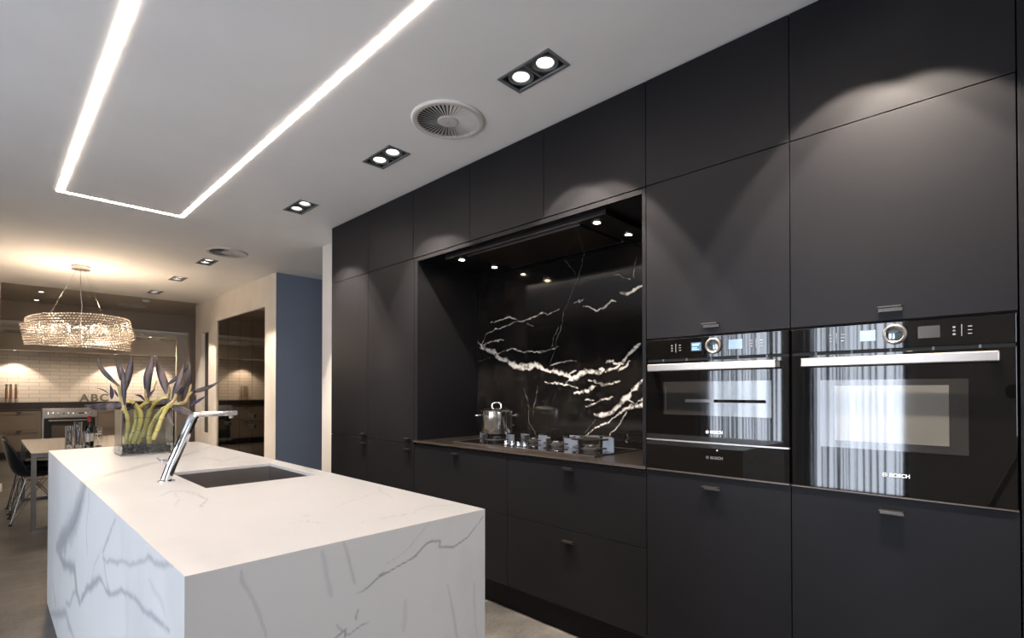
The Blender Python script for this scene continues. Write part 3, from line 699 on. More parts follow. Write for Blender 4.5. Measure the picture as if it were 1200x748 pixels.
# ================================================================ VASE AND FLOWERS
VX0, VX1, VY0, VY1, VH = .512, .757, 3.42, 3.62, .247
vs = thing('glass_vase', ((VX0+VX1)/2, (VY0+VY1)/2, IZ), 'rectangular clear glass vase on the island with dark pebbles in it', 'vase')
b = MB(); g = .006
z0 = IZ+.0003; z1 = IZ+VH
o_ = [b.bm.verts.new(p) for p in ((VX0,VY0,z0),(VX1,VY0,z0),(VX1,VY1,z0),(VX0,VY1,z0),(VX0,VY0,z1),(VX1,VY0,z1),(VX1,VY1,z1),(VX0,VY1,z1),
     (VX0+g,VY0+g,z0+g),(VX1-g,VY0+g,z0+g),(VX1-g,VY1-g,z0+g),(VX0+g,VY1-g,z0+g),(VX0+g,VY0+g,z1),(VX1-g,VY0+g,z1),(VX1-g,VY1-g,z1),(VX0+g,VY1-g,z1))]
b.bm.faces.new([o_[i] for i in (3,2,1,0)]); b.bm.faces.new([o_[i] for i in (8,9,10,11)])
for k in range(4):
    j = (k+1) % 4
    b.bm.faces.new([o_[i] for i in (k, j, 4+j, 4+k)]); b.bm.faces.new([o_[i] for i in (8+j, 8+k, 12+k, 12+j)]); b.bm.faces.new([o_[i] for i in (4+k, 4+j, 12+j, 12+k)])
b.build('glass_body', M['vaseglass'], vs)
b = MB(); rnd = random.Random(5)
for k in range(620):
    p = Vector((rnd.uniform(VX0+.016, VX1-.016), rnd.uniform(VY0+.016, VY1-.016), IZ+.012+rnd.uniform(0, .040)))
    if k < 260: p.y = rnd.uniform(VY0+.014, VY0+.03) if k % 2 else p.y
    b.ico(p, rnd.uniform(.006, .009), 1, (1, rnd.uniform(.8,1.), rnd.uniform(.55,.8)))
o = b.build('pebbles', M['pebble'], vs, smooth=True); o['kind'] = 'stuff'
def fp(x, y, d): return at(100+x/5.34, 400+y/5.34, d)      # crop coordinates -> point at depth d
D0 = 2.90
def smooth_path(pts, n=6):
    P = [Vector(p) for p in pts]; P = [P[0]*2-P[1]] + P + [P[-1]*2-P[-2]]; out = []
    for i in range(1, len(P)-2):
        for k in range(n):
            t = k/n; a, b_, c, d = P[i-1], P[i], P[i+1], P[i+2]
            out.append(.5*((2*b_)+(-a+c)*t+(2*a-5*b_+4*c-d)*t*t+(-a+3*b_-3*c+d)*t**3))
    out.append(P[-2]); return out
PX = D0/F/5.34       # metres per crop pixel
def spindle(pts, w, m, parent, name, d, dd=0., flat=.55, peak=.62, tipr=.10, baser=.35):
    P = [fp(x, y, d+dd*i/(len(pts)-1)) for i, (x, y) in enumerate(pts)]
    S = smooth_path(P, 6); n = len(S)-1; rs = []
    for i in range(n+1):
        t = i/n
        q = tipr+(1-tipr)*math.sin(min(1, t/peak)*math.pi/2)**1.3 if t < peak else baser+(1-baser)*math.cos((t-peak)/(1-peak)*math.pi/2)
        rs.append(max(.0006, q*w*PX/2))
    b = MB(); view = Vector((SN, CS, 0)); b.tube(S, rs, 14, flat=flat, up=view); return b.build(name, m, parent, smooth=True, angle=80)
def flower(label, stem, sw, nodes, joints, bracts, petals, d):
    base = fp(*stem[-1], d)
    f = thing('bird_of_paradise', (base.x, base.y, IZ+.03), label, 'flower', None)
    sw *= .84; S = smooth_path([fp(x, y, d) for x, y in stem], 8); b = MB(); n = len(S)
    b.tube(S, [sw*PX/2*(.92+.10*math.sin(i*.9)) for i in range(n)], 14)
    st = b.build('stalk', M['stem'], f, smooth=True, angle=80)
    for x, y in nodes:
        p = fp(x, y, d); k = min(range(n), key=lambda i: (S[i]-p).length); T = (S[min(k+1, n-1)]-S[max(k-1, 0)]).normalized()
        b = MB(); b.tube([S[k]-T*.0018, S[k], S[k]+T*.0018], [sw*PX/2*1.02, sw*PX/2*1.08, sw*PX/2*1.02], 14); b.build('stalk_node', M['node'], st, smooth=True)
    for k, (pts, w) in enumerate(joints):
        b = MB(); S2 = smooth_path([fp(x, y, d) for x, y in pts], 6); b.tube(S2, [w*PX/2*(.65+.35*i/len(S2)) for i in range(len(S2))], 12); b.build('neck', M['joint'], f, smooth=True, angle=80)
    for k, (pts, w) in enumerate(bracts): spindle(pts, w, M['bract'], f, 'bract', d, random.uniform(-.04, .04))
    for pts, w in petals: spindle(pts, w, M['purple'], f, 'petal', d-.01, -.02, flat=.35)
    return f
flower('bird of paradise flower at the left of the vase with a long bract pointing left', [(270,375),(312,400),(345,455),(342,520),(322,590),(305,640)], 36, [(346,480),(335,555)],
       [([(205,270),(218,320),(232,385),(270,385)], 26), ([(246,300),(242,350),(238,420),(250,450)], 26)],
       [([(74,98),(88,150),(130,208),(208,280)], 30), ([(188,105),(202,160),(218,245)], 22), ([(290,84),(283,150),(264,230),(244,320)], 48),
        ([(-5,400),(60,412),(150,408),(285,395)], 50), ([(235,575),(232,520),(242,470),(248,430)], 28)],
       [([(155,268),(166,320),(166,362)], 28), ([(58,290),(108,304),(152,332)], 7), ([(178,298),(205,348)], 14), ([(320,378),(292,408),(258,440)], 16)], 2.90)
flower('bird of paradise flower standing upright in front at the left of the vase', [(246,430),(262,470),(268,530),(262,600),(258,640)], 28, [(268,500),(264,570)],
       [([(240,330),(240,380),(246,435)], 24)], [([(216,138),(233,200),(241,290),(246,400)], 32), ([(222,560),(232,510),(240,450)], 20)], [], 2.84)
flower('bird of paradise flower in the middle of the vase with an upright dark bract', [(395,372),(350,410),(318,440),(320,490),(305,560),(275,642)], 34, [(320,480),(300,565)],
       [([(385,265),(382,320),(388,390)], 26), ([(445,250),(430,292),(405,350)], 12)], [([(412,84),(412,140),(390,230),(390,370)], 52), ([(350,400),(385,415),(415,392)], 26)],
       [([(308,335),(345,343),(372,372)], 16), ([(440,300),(410,325),(385,350)], 16)], 2.93)
flower('bird of paradise flower right of the middle with a tall curved dark bract', [(520,355),(470,365),(425,395),(400,450),(382,530),(335,645)], 38, [(392,480),(350,590)],
       [([(515,270),(522,320),(505,370)], 30)], [([(440,86),(460,170),(492,260),(518,340)], 52), ([(655,132),(612,195),(562,238),(512,272)], 26), ([(448,398),(490,378),(545,385)], 40)], [], 2.97)
flower('bird of paradise flower at the right of the vase with fanned out bracts', [(600,395),(545,400),(490,425),(440,485),(405,560),(402,640)], 34, [(445,485),(402,590)],
       [([(650,240),(655,300),(630,370),(590,400)], 24), ([(668,318),(640,350),(610,395)], 22)],
       [([(655,132),(648,220),(630,300),(605,375)], 44), ([(858,238),(790,280),(722,305),(662,320)], 28), ([(700,462),(650,448),(590,425),(548,405)], 52), ([(640,265),(602,305),(572,340)], 28)],
       [([(762,340),(708,372),(655,408)], 20), ([(695,330),(685,392)], 12)], 2.92)
flower('bird of paradise flower in front at the right with one bract hanging down', [(530,395),(505,430),(480,480),(455,545),(425,615)], 32, [(470,485),(445,565)],
       [([(570,330),(555,370),(520,405)], 24)], [([(615,138),(602,210),(572,290),(545,370)], 38), ([(556,528),(532,485),(522,440),(512,402)], 50)], [], 2.86)

# ================================================================ CEILING FITTINGS
def twin(first):
    y = 0; x = 1.68
    t = thing('recessed_downlight', (x, 0, CZ), 'x', 'downlight', 'recessed twin downlights')
    b = MB(); w, l = .0735, .150
    for q in ((-w-.001,-w+.012,-l-.001,l+.001),(w-.012,w+.001,-l-.001,l+.001),(-w+.012,w-.012,-l-.001,-l+.012),(-w+.012,w-.012,l-.012,l+.001)): b.box(x+q[0],x+q[1],q[2],q[3],CZ-.004,CZ+.004)
    b.box(x-w+.012, x+w-.012, -.003, .003, CZ-.001, CZ+.004)
    b.build('frame', M['lampbody'], t)
    b = MB()
    for q in ((-w,-w+.003,-l,l),(w-.003,w,-l,l),(-w+.003,w-.003,-l,-l+.003),(-w+.003,w-.003,l-.003,l)): b.box(x+q[0],x+q[1],q[2],q[3],CZ+.0045,CZ+.088)
    b.box(x-w+.003,x+w-.003,-l+.003,l-.003,CZ+.083,CZ+.088); b.build('housing', M['lampdark'], t)
    for s in (-1, 1):
        c = (x, s*.0715, CZ)
        b = MB()
        b.lathe([(.047,.003),(.058,.003),(.058,.010),(.047,.010)], c, n=36, close=True)
        b.box(x-w+.013, x+w-.013, s*.0715-.064, s*.0715+.064, CZ+.016, CZ+.019) if False else None
        b.lathe([(.040,.006),(.045,.006),(.045,.030),(.040,.030)], c, n=36, close=True)
        g_ = b.build('gimbal_ring', M['lampbody'], t, smooth=True)
        b = MB(); b.lathe([(0,.010),(.006,.011),(.008,.016),(.0265,.018),(.0265,.030),(0,.030)], c, n=32); b.build('lamp', M['lamp'], g_, smooth=True)
        b = MB(); b.lathe([(.027,.018),(.039,.009),(.0395,.010),(.0395,.030),(.027,.030)], c, n=32, close=True); b.build('reflector', M['reflector'], g_, smooth=True)
    return t
tl_lab = {1.50: 'recessed twin downlight nearest the camera, before the large round vent', 2.69: 'recessed twin downlight just beyond the large round vent', 3.89: 'recessed twin downlight beside the corner of the light line, near the cabinet end',
          6.27: 'small recessed twin downlight right beside the second round vent', 7.47: 'recessed twin downlight in the middle of the far three, right of the chandelier', 8.70: 'farthest recessed twin downlight, by the far end of the cream wall',
          -.90: 'recessed twin downlight behind the camera, above the aisle', .30: 'recessed twin downlight above the large oven, just outside the picture'}
pr = None
for k, y in enumerate(twins):
    t = twin(True) if pr is None else copy_tree(pr)
    if pr is None: pr = t
    t.location = (1.68, y, CZ); t['label'] = tl_lab[y]
    warm = (1, .86, .72)
    for s in (-1, 1):
        spot('downlight', (1.68, y+s*.0715, CZ+.010), (105 if y < 5 else 45), warm, 64, .14, rot=(0, R(-15 if s > 0 else -13.5), 0), rad=.018)
def vent():
    t = thing('round_vent', (0, 0, CZ), 'x', 'ceiling vent', 'round swirl ceiling vents')
    rr = .172
    b = MB(); b.lathe([(rr-.014,-.010),(rr,-.014),(rr+.012,-.012),(rr+.018,-.006),(rr+.018,0),(rr-.014,0)], (0,0,CZ-.0003), n=64, close=True); b.build('rim', M['vent'], t, smooth=True)
    b = MB(); b.lathe([(0,-.002),(rr-.014,-.002),(rr-.014,-.0003),(0,-.0003)], (0,0,CZ), n=64); b.build('backing', M['ventdark'], t)
    b = MB(); b.lathe([(0,-.013),(.050,-.012),(.054,-.009),(.054,-.003),(0,-.003)], (0,0,CZ), n=40); hbm = b.build('hub', M['vent'], t, smooth=True)
    b = MB(); b.lathe([(0,-.0150),(.004,-.0145),(.004,-.0131),(0,-.0131)], (0,0,CZ), n=12); b.build('screw', M['steel2'], hbm)
    for k in range(44):
        a = 2*math.pi*k/44; ax = Vector((math.cos(a), math.sin(a), 0)); ay = Vector((-math.sin(a), math.cos(a), 0))
        c = R(-24); t2 = ay*math.cos(c)+Vector((0,0,1))*math.sin(c)*1; n2 = ax.cross(t2).normalized()
        b = MB(); vv = []
        for r_, hw in ((.054, .0028), (rr-.013, .0082)):
            for s in (-1, 1):
                for q in (-1, 1): vv.append(b.bm.verts.new(Vector((0,0,CZ-.0075))+ax*r_+t2*hw*s+n2*.0004*q))
        for q in ((0,1,3,2),(4,6,7,5),(0,4,5,1),(2,3,7,6),(0,2,6,4),(1,5,7,3)): b.bm.faces.new([vv[i] for i in q])
        b.build('blade', M['vent'], t)
    return t
v0 = vent(); v0.location = (1.672, 2.085, CZ); v0['label'] = 'large round white swirl vent in the ceiling between the nearest two downlights'
v1 = copy_tree(v0); v1.location = (1.707, 5.69, CZ); v1['label'] = 'round swirl vent in the ceiling left of the end of the cabinet run'
v2 = copy_tree(v0); v2.location = (1.715, 10.57, CZ+.0297); v2['label'] = 'distant round vent in the darker ceiling, right of the chandelier'
for (x, y), l in (((.41, 12.75), 'small round vent in the far kitchen ceiling, behind the left of the chandelier'), ((2.20, 12.66), 'round vent in the far kitchen ceiling above the flowers'), ((2.72, 12.66), 'rightmost round vent in the far kitchen ceiling')):
    v = copy_tree(v0); v.location = (x, y, 2.3397); v['label'] = l
# linear LED rectangle
ln = thing('linear_light', (.73, 2.6, CZ), 'glowing rectangular line of light set flush in the ceiling above the island', 'ceiling light')
xa0, xa1, xb0, xb1, ya, yb = .343, .376, 1.088, 1.114, .40, 4.81
for q in ((xa0, xa1, ya, yb), (xb0, xb1, ya, yb), (xa1, xb0, yb-.026, yb), (xa1, xb0, ya, ya+.026)):
    box('diffuser', M['led'], (q[0], q[1], q[2], q[3], CZ-.0025, CZ), ln)
# smoke detector
sd = thing('smoke_detector', (1.77, 9.80, CZ+.03), 'small white smoke detector on the darker ceiling beyond the downlights', 'smoke detector')
b = MB(); b.lathe([(0,-.035),(.030,-.034),(.042,-.022),(.050,-.010),(.052,-.0003),(0,-.0003)], (1.77,9.80,CZ+.03), n=28); b.build('cover', M['vent'], sd, smooth=True)
b = MB(); b.lathe([(.018,-.0375),(.022,-.0375),(.022,-.034),(.018,-.034)], (1.77,9.80,CZ+.03), n=20, close=True); b.build('grille', M['lampdark'], sd)
# small round spots
def spotlet(x, y, z, label, e=8, size=100):
    t = thing('round_spotlight', (x, y, z), label, 'spotlight', 'small round far spotlights')
    b = MB(); b.lathe([(.028,-.004),(.040,-.003),(.042,-.0003),(.028,-.0003)], (x,y,z), n=24, close=True); r_ = b.build('ring', M['vent'], t, smooth=True)
    b = MB(); b.lathe([(0,-.003),(.0275,-.003),(.0275,-.0004),(0,-.0004)], (x,y,z), n=24); b.build('lamp', M['lamp'], r_)
    spot('spotlight', (x, y, z-.006), e, (1,.80,.60), size, .35, rad=.02)
spotlet(.56, 10.05, CZ+.03, 'small round spotlight in the darker ceiling, upper one left above the chandelier', 3, 80)
spotlet(.56, 11.0, CZ+.03, 'small round spotlight in the darker ceiling, lower one left above the chandelier', 3, 80)
spotlet(.385, 13.45, 2.03, 'leftmost small spotlight under the far kitchen soffit, over the glass mills', 38)
spotlet(1.90, 13.45, 2.03, 'middle small spotlight under the far kitchen soffit, over the grey letters', 38)
spotlet(2.61, 13.45, 2.03, 'rightmost small spotlight under the far kitchen soffit, behind the flowers', 38)
for x in (.4, 1.5, 2.6):
    pass

# ================================================================ CHANDELIER
CC = Vector((.745, 7.50, 1.955))
ch = thing('chandelier', (CC.x, CC.y, 1.8), 'large round crystal chandelier of swirling bead bands over the dining table', 'chandelier')
b = MB(); b.lathe([(0,0),(.085,0),(.085,-.006),(.075,-.008),(.075,-.034),(.085,-.036),(.085,-.044),(0,-.044)], (CC.x,CC.y,CZ-.0003), n=36); b.build('canopy', M['steel'], ch, smooth=True)
NT = 1.5
def ribbon(t):       # t 0..1 along the swirl -> angle, radius, centre height, tilt
    th = R(150) + 2*math.pi*NT*t
    dg = math.degrees(th)
    rr = float(np.interp(dg, [150,264,314,414,494,560,624,690], [.44,.455,.475,.46,.475,.47,.45,.50]))
    q = (dg-150)/540*8; i = int(min(q, 7)); f = q-i; f = f*f*(3-2*f); Z = [.0,.0,.02,.02,-.02,-.06,-.10,-.125,-.13]
    zc = CC.z + Z[i]*(1-f)+Z[i+1]*f
    tilt = .25*math.sin(th*.7+.6)
    return th, rr, zc, tilt
def rib_pt(t, s):    # s -1..1 across the band
    th, rr, zc, ti = ribbon(t); hw = .110*min(1, .45+t*4)
    r2 = rr + math.sin(ti)*hw*s; z = zc + math.cos(ti)*hw*s
    return Vector((CC.x+math.cos(th)*r2, CC.y+math.sin(th)*r2, z))
b = MB(); nb = 155; rows = 9
for j in range(rows):
    s = -1+2*j/(rows-1)
    for i in range(nb):
        t = (i+.5*(j % 2))/nb
        if t > 1: continue
        p = rib_pt(t, s); q = rib_pt(min(1, t+.002), s); T = (q-p)
        if T.length < 1e-6: T = p-rib_pt(t-.002, s)
        T.normalize(); w = Vector((0,0,1)); u = w.cross(T).normalized(); rot = Matrix((T, u, T.cross(u))).transposed()
        b.ico(p, .0108, 1, (1.1, .85, .85), rot)
o = b.build('crystal_beads', M['crystal'], ch, fixn=False); o['kind'] = 'stuff'
for s in (-1, 0, 1):
    b = MB(); b.tube([rib_pt(i/160, s*1.02)+Vector((0,0,.004*s)) for i in range(161)], .0022, 6); b.build('band_wire', M['steel'], ch, smooth=True)
for k in range(12):
    t = (k+.5)/12; b = MB(); b.tube([rib_pt(t, -1+.2*q) for q in range(11)], .0035, 6); b.build('rib', M['steel2'], ch, smooth=True)
ct = CC+Vector((0,0,.02))
b = MB(); b.lathe([(0,.02),(.05,.02),(.055,.0),(.05,-.02),(0,-.02)], ct, n=24)
for k in range(8):
    a = 2*math.pi*k/8+.3; b.tube([ct, ct+Vector((math.cos(a)*.22, math.sin(a)*.22, .0)), ct+Vector((math.cos(a)*.42, math.sin(a)*.42, .02))], .005, 8)
b.build('arms', M['steel'], ch, smooth=True)
for k in range(8):
    a = 2*math.pi*k/8+.3; p = ct+Vector((math.cos(a)*.25, math.sin(a)*.25, -.025)); b = MB(); b.ico(p, .011, 2, (1,1,1.4)); b.build('bulb', M['bulb'], ch, smooth=True)
for k in range(4):
    a = 2*math.pi*(k+.5)/4; p0 = Vector((CC.x+.05*math.cos(a), CC.y+.05*math.sin(a), CZ-.044)); p1 = Vector((CC.x+.42*math.cos(a), CC.y+.42*math.sin(a), CC.z+.045))
    b = MB(); b.tube([p0, p1], .001, 6); b.build('suspension_wire', M['steel'], ch)
b = MB(); b.tube([(CC.x,CC.y,CZ-.044),(CC.x,CC.y,CZ-.30),(CC.x+.015,CC.y,CZ-.45),(CC.x,CC.y,ct.z+.02)], .005, 8); b.build('power_cable', M['alu'], ch, smooth=True)
for k in range(4):
    a = 2*math.pi*k/4+.7; point('chandelier_light', (CC.x+math.cos(a)*.2, CC.y+math.sin(a)*.2, CC.z-.0), 6.5, (1,.76,.53), .05)

# ================================================================ DINING TABLE, CHAIRS, THINGS ON IT
TX0, TX1, TY0, TY1, TZt = .290, 1.190, 6.22, 8.08, .700
tb = thing('dining_table', ((TX0+TX1)/2, (TY0+TY1)/2, 0), 'rectangular dining table with a satin glass top and chrome loop legs', 'table')
box('tabletop', M['tabletop'], (TX0, TX1, TY0, TY1, TZt-.010, TZt), tb, bev=.002)
lw = .036
for y in (TY0+.002, TY1-.002-lw):
    for x in (TX0+.002, TX1-.002-lw): box('leg', M['legsteel'], (x, x+lw, y, y+lw, .0005, TZt-.0105), tb)
    b = MB(); b.box(TX0+.002+lw, TX1-.002-lw, y, y+lw, .0005, .0305); b.build('floor_bar', M['legsteel'], tb)
    b = MB(); b.box(TX0+.002+lw, TX1-.002-lw, y, y+lw, TZt-.040, TZt-.0105); b.build('top_rail', M['legsteel'], tb)
for x in (TX0+.002, TX1-.002-lw): box('side_rail', M['legsteel'], (x, x+lw, TY0+.002+lw, TY1-.002-lw, TZt-.034, TZt-.0105), tb)
def shell_chair(loc, label):
    t = thing('dining_chair', (0,0,0), label, 'chair', 'black shell chairs along the left side of the table')
    prof = [(.235,.425),(.21,.440),(.13,.436),(.04,.425),(-.05,.420),(-.12,.430),(-.175,.465),(-.205,.53),(-.225,.61),(-.240,.70),(-.252,.775),(-.256,.795)]
    halfw = [.19,.215,.228,.232,.232,.228,.225,.222,.215,.20,.165,.12]; cup = [.01,.03,.05,.065,.075,.09,.11,.10,.075,.05,.025,.012]
    b = MB(); nv = 16; ring = []
    for i, ((x, z), hw, cu) in enumerate(zip(prof, halfw, cup)):
        row = []; up = min(1, max(0, (i-4)/3.))
        for k in range(nv+1):
            s = -1+2*k/nv; e = abs(s)**2.2*cu
            row.append(b.bm.verts.new((x+e*up*1.1, s*hw, z+e*(1-up*.9))))
        ring.append(row)
    for a, c in zip(ring, ring[1:]):
        for k in range(nv): b.bm.faces.new((a[k], a[k+1], c[k+1], c[k]))
    o = b.build('seat_shell', M['shell'], t, smooth=True, angle=80)
    md = o.modifiers.new('thick', 'SOLIDIFY'); md.thickness = .007; md.offset = 0
    md = o.modifiers.new('sub', 'SUBSURF'); md.levels = 1; md.render_levels = 1
    ft = [(.21,.20),(.21,-.20),(-.20,.185),(-.20,-.185)]
    for x, y in ft:
        sx_ = math.copysign(1, x); sy_ = math.copysign(1, y)
        b = MB()
        b.tube([(x, y, .012), (sx_*.10, sy_*.155, .408)], .0036, 8); b.tube([(x, y, .012), (sx_*.135, sy_*.03, .408)], .0033, 8)
        b.tube([(x, y, .012), (sx_*.02, sy_*.10, .30), (-sx_*.05, sy_*.12, .402)], .0033, 8)
        lg = b.build('wire_leg', M['wire'], t, smooth=True)
        b = MB(); b.lathe([(0,0),(.015,0),(.016,.006),(.009,.016),(0,.018)], (x, y, .0005), n=16); b.build('glide', M['black'], lg, smooth=True)
    b = MB()
    for y in (-.155, .155): b.tube([(-.12,y,.410),(.12,y,.410)], .005, 8)
    for x in (-.12, .12): b.tube([(x,-.155,.410),(x,.155,.410)], .005, 8)
    b.tube([(.02,.10,.30),(.02,-.10,.30)], .0045, 8); b.tube([(-.02,.10,.30),(-.02,-.10,.30)], .0045, 8)
    b.build('seat_frame', M['wire'], t, smooth=True)
    t.location = loc; return t
c1 = shell_chair((.375, 6.83, 0), 'black shell chair with wire legs, the nearer one at the table')
c2 = copy_tree(c1); c2.location = (.375, 7.46, 0); c2['label'] = 'black shell chair with wire legs, the farther one at the table'
def tumbler(x, y, h, r, label):
    t = MB(); t.lathe([(0,.0),(r,.0),(r*1.02,.004),(r*1.06,h),(r*1.06-.002,h),(r*.95,.014),(0,.012)], (x,y,TZt+.0003), n=24)
    o = t.build('glass_tumbler', M['glass'], smooth=True, angle=40); tag(o, label, 'glass', 'tall glasses on the table')
tumbler(.575, 6.55, .215, .030, 'tall clear glass at the left of the cluster on the dining table')
tumbler(.650, 6.62, .250, .032, 'tallest clear glass in the cluster on the dining table')
tumbler(.700, 6.52, .160, .028, 'short clear glass between the tall glasses and the wine bottle')
wb = thing('wine_bottle', (.745, 6.72, TZt), 'dark wine bottle with red foil and pale label on the dining table', 'bottle')
c = (.745, 6.72, TZt+.0003)
b = MB(); b.lathe([(0,0),(.034,0),(.0365,.006),(.0365,.175),(.030,.205),(.016,.228),(.0135,.245),(.0135,.290),(0,.290)], c, n=28); b.build('body', M['bottle'], wb, smooth=True)
b = MB(); b.lathe([(.0141,.238),(.0141,.294),(.0150,.294),(.0150,.300),(0,.300)], c, n=24); b.build('foil', M['redcap'], wb, smooth=True)
b = MB(); b.lathe([(.0369,.045),(.0371,.045),(.0371,.125),(.0369,.125)], c, n=28, close=True); b.build('label', M['label'], wb, smooth=True)
b = MB(); b.lathe([(0,0),(.032,0),(.030,.003),(.005,.008),(.0035,.02),(.0035,.085),(.008,.095),(.030,.115),(.038,.14),(.037,.17),(.031,.20),(.0295,.20),(.0355,.17),(.0365,.14),(.028,.118),(0,.10)], (.800,6.60,TZt+.0003), n=28)
o = b.build('wine_glass', M['glass'], smooth=True); tag(o, 'stemmed wine glass beside the wine bottle on the dining table', 'glass')

# ================================================================ SMOKED GLASS CUPBOARDS
sc = thing('glass_cupboard', (2.5, 7.5, 0), 'tall smoked mirror cupboard with four narrow door columns set in the cream wall', 'cupboard')
b = MB(); b.box(2.445, 2.59, 6.576, 8.471, .0, 2.296); b.build('carcass', M['carcass'], sc)
ys = [8.471, 8.0, 7.51, 7.04, 6.576]
for k in range(4):
    for z0, z1 in ((.08, .865), (.872, 2.294)):
        d = box('door', M['smoke'], (2.418, 2.444, ys[k+1]+.004, ys[k]-.004, z0, z1), sc)
        hy = ys[k+1]+.05 if k % 2 == 0 else ys[k]-.05
        hzz = .80 if z0 < .5 else .935
        if k > 0 or z0 < .5: box('handle', M['black'], (2.398, 2.4175, hy-.045, hy+.045, hzz-.022, hzz+.022), d)

# ================================================================ FAR KITCHEN
KY = 13.20
def shaker(parent, x0, x1, z0, z1):
    d = MB(); d.box(x0+.003, x1-.003, KY-.018, KY, z0+.003, z1-.003); fr_ = d.build('drawer', M['shaker'], parent)
    w = .055; b = MB()
    for q in ((x0+.003,x0+w,z0+.003,z1-.003),(x1-w,x1-.003,z0+.003,z1-.003),(x0+w,x1-w,z0+.003,z0+w),(x0+w,x1-w,z1-w,z1-.003)): b.box(q[0],q[1],KY-.030,KY-.0185,q[2],q[3])
    b.build('drawer_frame', M['shaker'], fr_)
    b = MB(); xc = (x0+x1)/2; b.lathe([(0,-.02),(.012,-.018),(.012,-.002),(0,-.001)], (xc-.02, KY-.030, z1-.028), 'Y', 14); b.tube([(xc-.05,KY-.042,z1-.022),(xc+.02,KY-.042,z1-.022)], .008, 8)
    b.build('handle', M['black'], fr_, smooth=True)
def base_unit(x0, x1, label):
    t = thing('base_cabinet', ((x0+x1)/2, KY+.25, 0), label, 'cabinet')
    box('carcass', M['shaker'], (x0+.001, x1-.001, KY+.0005, 13.69, .13, .885), t); box('toe_kick', M['upstand'], (x0+.001, x1-.001, KY+.05, 13.6, .001, .129), t)
    shaker(t, x0, x1, .53, .88); shaker(t, x0, x1, .15, .53)
base_unit(-.38, .165, 'taupe shaker drawer cabinet behind the white partition end'); base_unit(.165, .755, 'taupe shaker drawer cabinet left of the steel range cooker')
base_unit(1.585, 2.20, 'taupe shaker drawer cabinet right of the steel range cooker'); base_unit(2.20, 2.82, 'taupe shaker drawer cabinet behind the vase at the far right')
b = MB(); b.box(-.38, .757, KY-.035, 13.50, .886, .906); b.box(1.583, 2.9, KY-.035, 13.50, .886, .906); b.box(-.38, 2.9, 13.50, 13.695, .906, 1.040)
o = b.build('stone_counter', M['upstand']); tag(o, 'dark stone counter with a high upstand along the far tiled wall', 'counter')
rc = thing('range_cooker', (1.17, KY+.2, 0), 'wide stainless steel range cooker in the far kitchen', 'range cooker')
RX0, RX1 = .760, 1.580
box('body', M['steel2'], (RX0, RX1, KY-.02, 13.49, .10, .885), rc)
cp = box('control_panel', M['steel2'], (RX0, RX1, KY-.055, KY-.0205, .745, .915), rc, bev=.006)
for k in range(6):
    xx = RX0+.085+k*.075; b = MB(); b.lathe([(0,-.030),(.017,-.028),(.020,-.001),(0,-.0005)], (xx, KY-.055, .825), 'Y', 18); b.build('knob', M['chrome'], cp, smooth=True)
for k in range(2):
    xx = RX1-.17+k*.075; b = MB(); b.lathe([(0,-.030),(.017,-.028),(.020,-.001),(0,-.0005)], (xx, KY-.055, .825), 'Y', 18); b.build('knob', M['chrome'], cp, smooth=True)
box('clock', M['black'], (RX0+.53, RX0+.61, KY-.057, KY-.0553, .815, .838), cp)
dr = box('oven_door', M['black'], (RX0+.03, RX1-.03, KY-.045, KY-.0205, .16, .735), rc, bev=.003)
box('window', mat('range_window', (.10,.085,.07), .08, ior=1.8), (RX0+.14, RX1-.35, KY-.047, KY-.0453, .36, .62), dr)
b = MB(); b.tube([(RX0+.09,KY-.085,.690),(RX1-.09,KY-.085,.690)], .013, 12)
for xx in (RX0+.12, RX1-.12): b.tube([(xx,KY-.085,.690),(xx,KY-.0455,.690)], .008, 8)
b.build('handle', M['alu'], dr, smooth=True)
b = MB(); b.box(RX0+.01, RX1-.01, KY-.03, 13.48, .9155, .925); b.build('cooktop', M['steel2'], rc)
for xx in (RX0+.2, RX0+.41, RX0+.62):
    b = MB()
    for q in (-.08, 0, .08): b.box(xx+q-.005, xx+q+.005, KY+.02, KY+.24, .9255, .950)
    for q in (.03, .13, .23): b.box(xx-.085, xx+.085, KY+q-.005, KY+q+.005, .9505, .956)
    b.build('pan_grate', M['iron'], rc)
for k, (x, lab) in enumerate(((.288, 'left glass spice mill on the far kitchen upstand'), (.345, 'middle glass spice mill on the far kitchen upstand'), (.418, 'right glass spice mill on the far kitchen upstand'))):
    t = thing('spice_mill', (x, 13.60, 1.04), lab, 'spice mill', 'glass spice mills')
    c = (x, 13.60, 1.0403)
    b = MB(); b.lathe([(0,0),(.021,0),(.021,.07),(0,.07)], c, n=20); b.build('grinder', M['steel2'], t, smooth=True)
    b = MB(); b.lathe([(0,.0705),(.0195,.0705),(.0195,.275),(0,.275)], c, n=20); b.build('peppercorns', M['pepper'], t, smooth=True)
    b = MB(); b.lathe([(0,.2755),(.020,.2755),(.020,.350),(0,.352)], c, n=20); b.build('cap', M['steel'], t, smooth=True)
for k, (s, x) in enumerate((('A', 1.425), ('B', 1.585), ('C', 1.745))):
    o = text('letter_ornament', s, M['letters'], (x, 13.60, 1.115), .215, None, (1,0,0), (0,0,1), depth=.03, bold=.005)
    zmin = min(v.co.z for v in o.data.vertices); o.location.z = 1.041-zmin
    tag(o, 'grey standing letter %s on the far kitchen upstand' % s, 'letter', 'standing letters')
# two added fill spots that give the far kitchen its ambient light
spotlet(1.0, 12.3, 2.34, 'added fill spotlight in the far kitchen ceiling before the range cooker', 42, 150)
spotlet(2.3, 12.3, 2.34, 'added fill spotlight in the far kitchen ceiling behind the flowers', 34, 150)

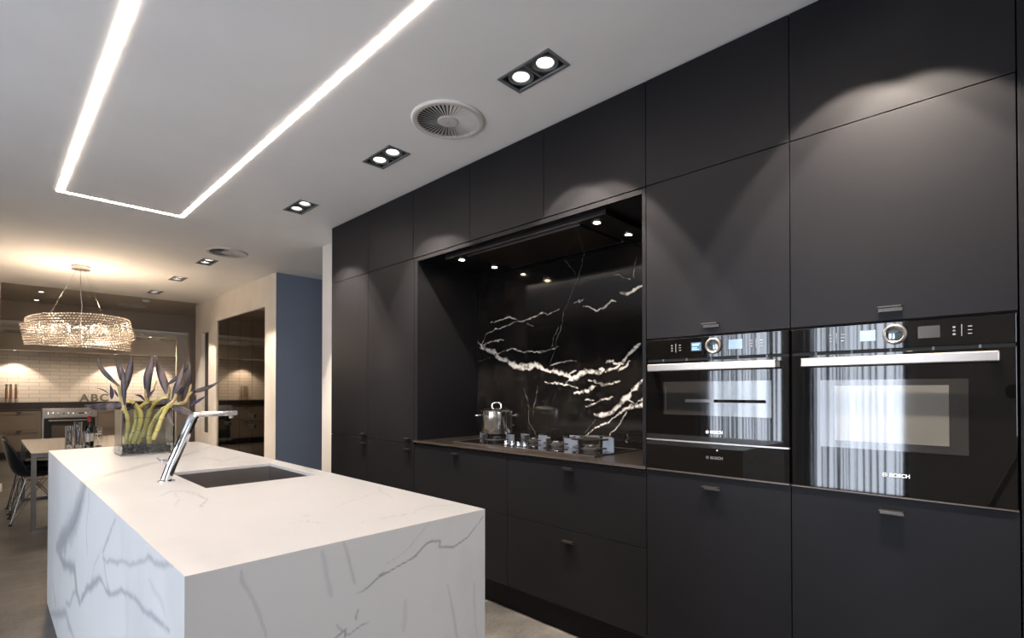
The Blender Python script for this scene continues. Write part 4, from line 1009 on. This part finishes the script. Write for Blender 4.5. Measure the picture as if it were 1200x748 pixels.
# ================================================================ CAMERA ON TRIPOD (mirrored in the large oven)
fw = Vector((SN, CS, 0)); rt = Vector((CS, -SN, 0)); upv = Vector((0,0,1)); c0 = Vector((0,0,H))
tp = thing('camera_on_tripod', (-.11, -.11, 0), 'black camera on a tripod, mirrored in the glass of the large oven', 'camera')
b = MB(); b.tube([c0-fw*.030, c0-fw*.050, c0-fw*.095, c0-fw*.125], [.042,.043,.038,.036], 28); b.build('lens', M['black'], tp, smooth=True)
b = MB(); b.obox(c0-fw*.165-upv*.005, rt, fw, upv, .072, .038, .052); b.obox(c0-fw*.165+upv*.055, rt, fw, upv, .028, .030, .016); b.build('camera_body', M['black'], tp)
hp = c0-fw*.165-upv*.06
b = MB(); b.tube([hp, hp-upv*.03, hp-upv*.09], [.028,.030,.022], 18); b.tube([hp-upv*.09, hp-upv*.40], .015, 14); b.build('tripod_head', M['black'], tp, smooth=True)
for k in range(3):
    a = YAW*0+R(200+120*k); b = MB(); q = hp-upv*.16; e_ = Vector((q.x+.42*math.cos(a), q.y+.42*math.sin(a), .012))
    b.tube([q, q.lerp(e_, .5)], .016, 12); b.tube([q.lerp(e_, .5), e_], .011, 12); b.build('leg', M['black'], tp, smooth=True)

# ================================================================ DAYLIGHT
w = bpy.data.worlds.new('World'); SC.world = w; w.use_nodes = True
bg = w.node_tree.nodes['Background']; bg.inputs['Color'].default_value = (.77, .86, 1.0, 1); bg.inputs['Strength'].default_value = 9.5
for a, c in wy:
    l = bpy.data.lights.new('daylight_portal', 'AREA'); l.shape = 'RECTANGLE'; l.size = 2.45; l.size_y = c-a; l.cycles.is_portal = True
    o = bpy.data.objects.new('daylight_portal', l); COL.objects.link(o); o.location = (-3.22, (a+c)/2, 1.225); o.rotation_euler = (0, R(-90), 0)

l = bpy.data.lights.new('daylight_portal', 'AREA'); l.shape = 'RECTANGLE'; l.size = .75; l.size_y = 1.4; l.cycles.is_portal = True
o = bpy.data.objects.new('daylight_portal', l); COL.objects.link(o); o.location = (-.725, -3.22, 1.5); o.rotation_euler = (R(90), 0, 0)

# ================================================================ CAMERA
cam = bpy.data.cameras.new('camera'); co = bpy.data.objects.new('camera', cam); COL.objects.link(co); SC.camera = co
cam.sensor_width = 36; cam.lens = F*36/1200; cam.clip_start = .02; cam.clip_end = 60
PIT = .6
co.location = (0, 0, H); co.rotation_euler = (R(90+PIT), 0, -YAW)
cam.shift_y = (HY-374 - F*math.tan(R(PIT)))/1200
vs_ = SC.view_settings; vs_.view_transform = 'Standard'; vs_.look = 'None'; vs_.gamma = 1; vs_.exposure = 1.05; vs_.use_curve_mapping = False
SC.display_settings.display_device = 'sRGB'
